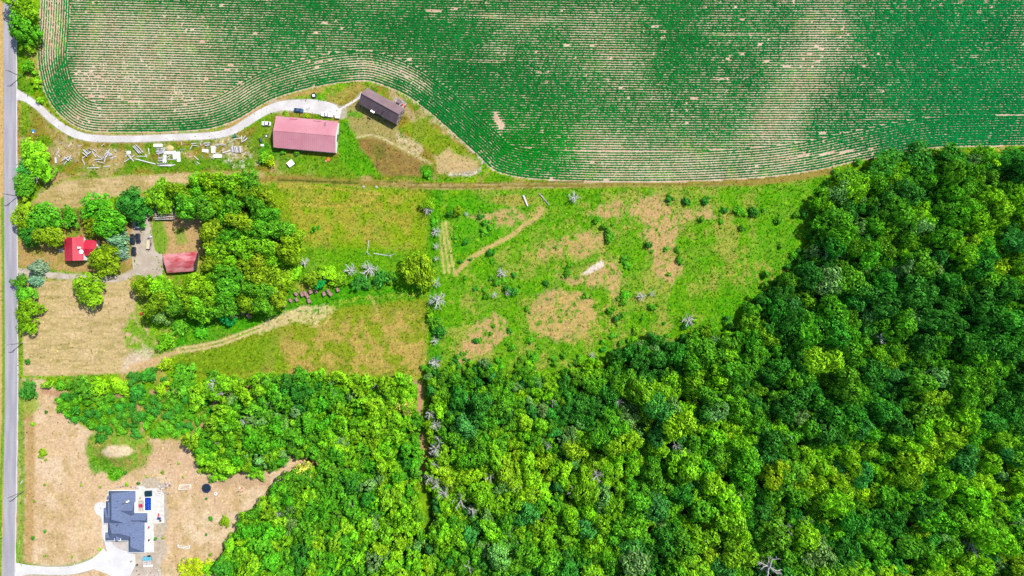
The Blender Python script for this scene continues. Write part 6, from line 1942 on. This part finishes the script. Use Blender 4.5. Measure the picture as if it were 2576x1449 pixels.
# odds and ends about the pink barn
ty = thing('tractor_tyre', 'large grey tyre lying west of the pink barn', 'tyre', G(*Z7(170, 895)), 0)
MB().lathe([(.45, .05), (.85, 0), (.95, .2), (.85, .42), (.45, .38), (.45, .05)], 18).build('tyre', plain('dusty_rubber', C(110, 110, 118), .9), ty)
MB().lathe([(.44, .12), (.43, .2), (.1, .2)], 14).build('hub', 'white', ty)
bl = thing('blue_drum', 'blue plastic drum in the weeds west of the pink barn', 'drum', G(*Z7(75, 965)), 0.3)
MB().tube((0, -1.0, .5), (0, 1.0, .5), .5, .5, 12).build('drum', 'navy_rim', bl)
MB().tube((0, .98, .5), (0, 1.08, .5), .42, .42, 12).build('cap', 'blue', bl)
wt = thing('white_tub', 'white rounded tub in the weeds west of the pink barn', 'tub', G(*Z7(103, 1048)), 0.1)
MB().loft(car_rings([(.8, .3, 0, .5), (.5, .5, 0, .65), (-.5, .5, 0, .65), (-.8, .3, 0, .5)])).build('body', 'white', wt)
MB().box((0, 0, .68), (1.0, .6, .08)).build('lid', 'siding_white', wt)
sb = thing('white_hutch', 'white flat roofed hutch tilted in the grass south of the pink barn', 'hutch', G(*Z7(565, 1340)), math.radians(38))
MB().box((0, 0, .55), (2.5, 2.2, 1.1)).build('body', 'siding_white', sb)
slabmb = MB(); slab(slabmb, [(-1.5, -1.25, 1.15), (1.5, -1.25, 1.15), (1.5, 1.25, 1.35), (-1.5, 1.25, 1.35)], .1); slabmb.build('roof', 'white', sb)
MB().box((1.26, 0, .5), (.06, .9, .9)).build('door', 'grey_metal', sb)
og = thing('orange_tarp_heap', 'orange tarp heap in the grass by the pink barn', 'tarp', G(*Z7(1150, 1275)), .2)
MB().lathe([(1.15, 0), (1.0, .35), (.6, .6), (.1, .7)], 9).build('tarp', 'orange', og)
MB().box((-.9, -.5, .25), (.8, .6, .5)).build('bundle', 'cream', og)
fp = thing('fire_pit', 'dark round fire pit with a white box, in the grass by the drive', 'fire pit', G(*Z7(927, 255)), 0)
MB().lathe([(1.0, 0), (1.35, .1), (1.4, .45), (1.1, .5), (.95, .2), (.5, .15)], 10).build('ring', 'dark', fp)
MB().box((0, 0, .5), (1.0, 1.1, .8), .2).build('box', 'white', fp)
pw = thing('blue_tarp_bundle', 'blue tarp bundle in the grass near the road', 'tarp', G(83.5, 330), 0)
MB().lathe([(.9, 0), (.8, .4), (.4, .75), (.1, .8)], 8).build('bundle', plain('bright_blue', C(50, 150, 215), .5, .25, 2), pw)
MB().box((.2, -.6, .3), (.7, .7, .6), .4).build('box', 'white', pw)
rb = thing('red_cart', 'red garden cart under the west edge of the grove', 'cart', G(357, 789), .3)
MB().box((0, 0, .5), (1.5, .9, .4)).build('tray', 'red', rb)
wheels(rb, .4, (-.5, .5), .22); wheels(rb, -.4, (-.5, .5), .22)
MB().tube((.75, 0, .5), (1.5, 0, .8), .04).build('handle', 'dark', rb)

# ------------------------------------------------------------------ scattered timber
def TT_(x, y): return (120.7 + x * 0.2031, 335.4 + y * 0.2031)
BEAMS = [(105, 270, 140, 215), (98, 300, 103, 372, 22), (150, 300, 135, 270), (200, 385, 255, 320), (240, 270, 290, 345), (205, 335, 265, 290), (255, 285, 305, 320), (265, 350, 300, 270), (225, 300, 275, 345),
         (190, 345, 240, 300), (430, 240, 475, 280), (440, 205, 500, 265), (455, 205, 520, 260), (480, 200, 535, 250), (500, 265, 545, 230), (550, 225, 600, 298), (515, 190, 555, 212), (565, 200, 605, 232),
         (440, 310, 490, 270), (430, 330, 460, 388), (455, 250, 505, 290), (600, 265, 640, 295), (630, 298, 700, 300), (585, 335, 685, 320), (610, 350, 705, 372), (705, 360, 720, 270), (720, 215, 800, 268), (715, 250, 780, 285),
         (730, 300, 770, 200), (740, 240, 800, 280), (775, 312, 850, 285), (715, 280, 745, 240), (485, 430, 640, 425), (560, 385, 580, 410), (690, 415, 770, 405), (965, 220, 1005, 265), (970, 295, 985, 230),
         (1005, 260, 1062, 350), (955, 358, 1080, 270), (985, 250, 1045, 325), (1060, 175, 1135, 245), (1075, 155, 1160, 250), (1095, 145, 1185, 240), (1085, 200, 1130, 250), (1110, 150, 1170, 215), (1068, 165, 1145, 250),
         (1105, 285, 1225, 285), (1085, 318, 1335, 382, 14), (1215, 265, 1225, 300), (1245, 185, 1258, 260), (1345, 200, 1450, 180), (1350, 215, 1460, 195), (1345, 235, 1455, 210), (1355, 255, 1450, 225), (1370, 265, 1460, 235),
         (1360, 190, 1440, 205), (1370, 305, 1440, 300), (1370, 320, 1440, 318), (1375, 345, 1430, 340), (1440, 290, 1455, 360), (1465, 285, 1470, 360), (1450, 240, 1452, 320), (1355, 388, 1580, 392), (1360, 398, 1560, 400),
         (1365, 378, 1500, 372), (1400, 405, 1540, 408), (1480, 322, 1585, 325), (1760, 200, 1790, 140), (1780, 130, 1840, 125), (1885, 120, 1900, 150), (1930, 125, 2005, 118), (1935, 140, 2010, 135), (1950, 155, 2005, 148),
         (1795, 150, 1860, 160), (2165, 245, 2260, 215, 18), (2085, 140, 2160, 135), (2160, 130, 2215, 150), (1810, 280, 1865, 330), (1845, 355, 1880, 380), (2300, 70, 2400, 60), (2405, 100, 2400, 30), (2420, 70, 2450, 30),
         (2440, 100, 2475, 60), (2405, 115, 2470, 75), (2240, 115, 2290, 95), (1640, 205, 1710, 195)]
BEAMS += [(2262 + 15 * i + rnd.uniform(-4, 4), 168 + rnd.uniform(-14, 10), 2275 + 14 * i + rnd.uniform(-6, 6), 242 + rnd.uniform(-12, 8)) for i in range(10)]
placed = []
def beam_group(x):
    if x < 330: return 'western end timber'
    if x < 860: return 'middle timber'
    if x < 1350: return 'timber beside the crossing beams'
    if x < 1700: return 'stacked timber'
    return 'eastern end timber'
GL = {'western end timber': 'white beam in the jumbled heap nearest the road', 'middle timber': 'white beam in the sprawling heap next to the road end heap',
      'timber beside the crossing beams': 'white beam in the crossed and raked heap', 'stacked timber': 'white beam stacked among the large white slabs', 'eastern end timber': 'white beam in the litter next to the pink barn lot'}
for b in BEAMS:
    x1, y1, x2, y2 = b[:4]
    w = (b[4] if len(b) > 4 else 9.0) * 0.2031 * S * rnd.uniform(0.85, 1.15)
    p, q = G(*TT_(x1, y1)), G(*TT_(x2, y2))
    m = (p + q) / 2
    lv_ = sum(1 for r_ in placed if (r_ - m).length < 2.2)
    placed.append(m)
    L = (q - p).length
    th = w * rnd.uniform(0.55, 0.9)
    mb = MB()
    hx, hy, hz, ch = L / 2, w / 2, th / 2, min(w, th) * 0.16
    ring = lambda X_: [(X_, -hy + ch, -hz), (X_, hy - ch, -hz), (X_, hy, -hz + ch), (X_, hy, hz - ch), (X_, hy - ch, hz), (X_, -hy + ch, hz), (X_, -hy, hz - ch), (X_, -hy, -hz + ch)]
    mb.loft([ring(-hx), ring(hx)])
    o = mb.build('timber_beam', 'white_wood' if rnd.random() < 0.9 else 'wood_grey')
    o.location = (m.x, m.y, th / 2 + min(lv_, 5) * 0.22)
    o.rotation_euler = (0, rnd.uniform(-.03, .03), math.atan2(q.y - p.y, q.x - p.x))
    g_ = beam_group(x1)
    tag(o, GL[g_], 'beam', g_)
for k_ in range(95):
    x_ = rnd.choice((rnd.uniform(90, 860), rnd.uniform(1700, 2500), rnd.uniform(1300, 1720)))
    y_ = rnd.uniform(110, 400)
    if x_ > 2300 and y_ < 150:
        continue
    mb = MB()
    L, w, th = rnd.uniform(.5, 1.9), rnd.uniform(.14, .34), rnd.uniform(.06, .16)
    mb.box((0, 0, 0), (L, w, th))
    o = mb.build('timber_scrap', rnd.choice(('white_wood', 'white_wood', 'wood_grey', 'wood_grey', 'wood_tan')))
    p_ = G(*TT_(x_, y_))
    o.location = (p_.x, p_.y, th / 2 + .04)
    o.rotation_euler = (0, rnd.uniform(-.05, .05), rnd.uniform(0, 3.14))
    tag(o, 'short scrap of pale wood littered between the timber heaps', 'scrap', 'timber scraps')
SLABS = [(1368, 153, 105, 38, 0.0, 'white slab lying alone north of the stacked beams'), (1505, 243, 100, 36, 0.0, 'white slab lying crosswise in the stacked timber'), (1572, 268, 36, 95, -0.06, 'white slab standing on end beside the crosswise slab'),
         (1622, 292, 38, 120, -0.04, 'longest white slab at the east side of the stack'), (1450, 318, 36, 92, 0.05, 'white slab lying lengthwise on the stack'), (2052, 205, 44, 85, -0.03, 'white slab lying lengthwise in the eastern litter'),
         (2105, 285, 95, 36, 0.0, 'white slab lying crosswise in the eastern litter'), (1952, 218, 72, 36, 0.1, 'small white slab in the eastern litter'), (1012, 238, 36, 32, 0.1, 'square white slab on the crossed heap')]
for x, y, w_, d_, a_, lab in SLABS:
    s = thing('white_slab', lab, 'slab', G(*TT_(x, y)), -a_)
    k = 0.2031 * S
    MB().box((0, 0, 0.36), (w_ * k, d_ * k, 0.5)).build('panel', 'white', s)
    for sgn in (-1, 1):
        if w_ > d_:
            MB().box((sgn * w_ * k * .33, 0, .05), (.2, d_ * k, .11)).build('bearer', 'wood_grey', s)
        else:
            MB().box((0, sgn * d_ * k * .33, .05), (w_ * k, .2, .11)).build('bearer', 'wood_grey', s)
yh = thing('straw_heap', 'yellow straw heap beside the stacked white beams', 'heap', G(*TT_(1512, 185)))
mb = MB(); mb.lathe([(1.9, 0), (1.7, .3), (1.0, .55), (.1, .65)], 14)
mb.v = [(x * rnd.uniform(.85, 1.15), y * .75 * rnd.uniform(.85, 1.15), z) for x, y, z in mb.v]
mb.build('straw', plain('straw', C(240, 214, 150), .95, .2, 3), yh)
gb = thing('green_bin', 'teal green bin by the drive at the east timber litter', 'bin', G(*TT_(2318, 38)), .5)
MB().box((0, 0, .45), (1.5, .9, .9)).build('body', 'green', gb)
MB().box((0, 0, .94), (1.6, 1.0, .08)).build('lid', 'green', gb)

# hay bales under the hedge
def ZB(x, y): return (644 + x * 0.2027, 684.2 + y * 0.2027)
BALES = [ZB(*p) for p in ((200, 440), (278, 395), (345, 352), (352, 412), (432, 355), (508, 345), (500, 275), (575, 278), (615, 268), (642, 300), (660, 360), (680, 245), (745, 238), (845, 272), (900, 240), (925, 275), (1015, 222))]
BALES += [(402.5 + x * .25, 603.7 + y * .25) for x, y in ((765, 770), (835, 730), (900, 765))]
bm_ = MB()
n_ = 14
prof = [(-.98, .5), (-1.0, .74), (-.9, .82), (.9, .82), (1.0, .74), (.98, .5)]
rings_ = [[(x, r_ * math.cos(2 * math.pi * i / n_), .8 + r_ * math.sin(2 * math.pi * i / n_)) for i in range(n_)] for x, r_ in prof]
bm_.loft(rings_)
bale_me = bm_.mesh('bale_roll'); bale_me.materials.append(M['bale'])
core = MB(); core.tube((-1.02, 0, .8), (1.02, 0, .8), .46, .46, 12)
core_me = core.mesh('end_spiral'); core_me.materials.append(M['wood_tan'])
for i_, (x, y) in enumerate(BALES):
    lab = 'round hay bale lying apart by the emerald bush' if i_ >= 17 else 'weathered round hay bale in the row under the hedge'
    t = thing('hay_bale', lab, 'hay bale', (*G(x, y)[:2], -0.04), math.radians(-58 + rnd.uniform(-14, 14)), 'bales apart' if i_ >= 17 else 'bales under the hedge')
    s = rnd.uniform(.92, 1.12)
    for m_, nm in ((bale_me, 'bale_roll'), (core_me, 'end_spiral')):
        o = link(nm, m_, t)
        o.scale = (s * 1.08, s, s)

# logs and fallen branches in the meadows
def log(label, x1, y1, x2, y2, r0, r1, mat='wood_grey', forks=0, group=None, name='fallen_log'):
    p, q = G(x1, y1), G(x2, y2)
    d = (q - p)
    t = thing(name, label, 'log', (*p[:2], 0), math.atan2(d.y, d.x), group)
    MB().tube((0, 0, r0 * .9), (d.length, 0, r1 * .9), r0, r1, 8).build('trunk', mat, t)
    for k in range(forks):
        f = rnd.uniform(.3, .95)
        s = rnd.choice((-1, 1))
        ll = d.length * rnd.uniform(.2, .4)
        MB().tube((d.length * f, 0, r0 * .8), (d.length * f + ll * .8, s * ll * .5, r0 * rnd.uniform(.6, 2)), r1 * 1.1, r1 * .4, 5).build('branch', mat, t)
log('straight white log in the meadow near the lane, west of its pair', *Z3(1240, 250), *Z3(1285, 360), .5, .42, 'white_wood')
log('straight grey log in the meadow near the lane, east of its pair', *Z3(1400, 230), *Z3(1500, 345), .36, .3, 'wood_grey', 1)
def Z8(x, y): return (590.3 + x * 0.25, 429.3 + y * 0.25)
log('long thin fallen branch in the west meadow', *Z8(1348, 705), *Z8(1335, 820), .16, .1, 'dead', 2)
log('forked white fallen branch in the west meadow', *Z8(1400, 832), *Z8(1575, 862), .26, .1, 'dead', 3)
log('short fallen branch joining the long thin one', *Z8(1335, 825), *Z8(1375, 862), .15, .1, 'dead')
log('fallen branch below the hedge by the deep green tree', *Z8(1360, 1155), *Z8(1305, 1198), .2, .1, 'dead', 1)
log('white log on the verge of the bare lot', 52, 1217, 57, 1209, .2, .18, 'white_wood')

# utility poles along the road
for x, y, lab in ((55, 193, 'utility pole near the gravel drive mouth'), (46, 494, 'utility pole beside the tree at the mown strip tip'), (58, 863, 'utility pole beside the dry lawn'), (58, 1237, 'utility pole beside the bare house lot')):
    u = thing('utility_pole', lab, 'pole', G(x, y))
    MB().tube((0, 0, -.1), (0, 0, 10.2), .22, .15, 10).build('pole', 'pole', u)
    MB().box((0, 0, 9.6), (2.4, .16, .18)).build('crossarm', 'pole', u)
    for s in (-1.05, -.4, .4, 1.05):
        MB().lathe([(.05, 0), (.09, .06), (.09, .16), (.04, .22)], 8, (s, 0, 9.69)).build('insulator', 'lamp', u)
    MB().tube((.36, 0, 7.6), (.36, 0, 8.5), .2, .2, 10).build('transformer', 'grey_metal', u)
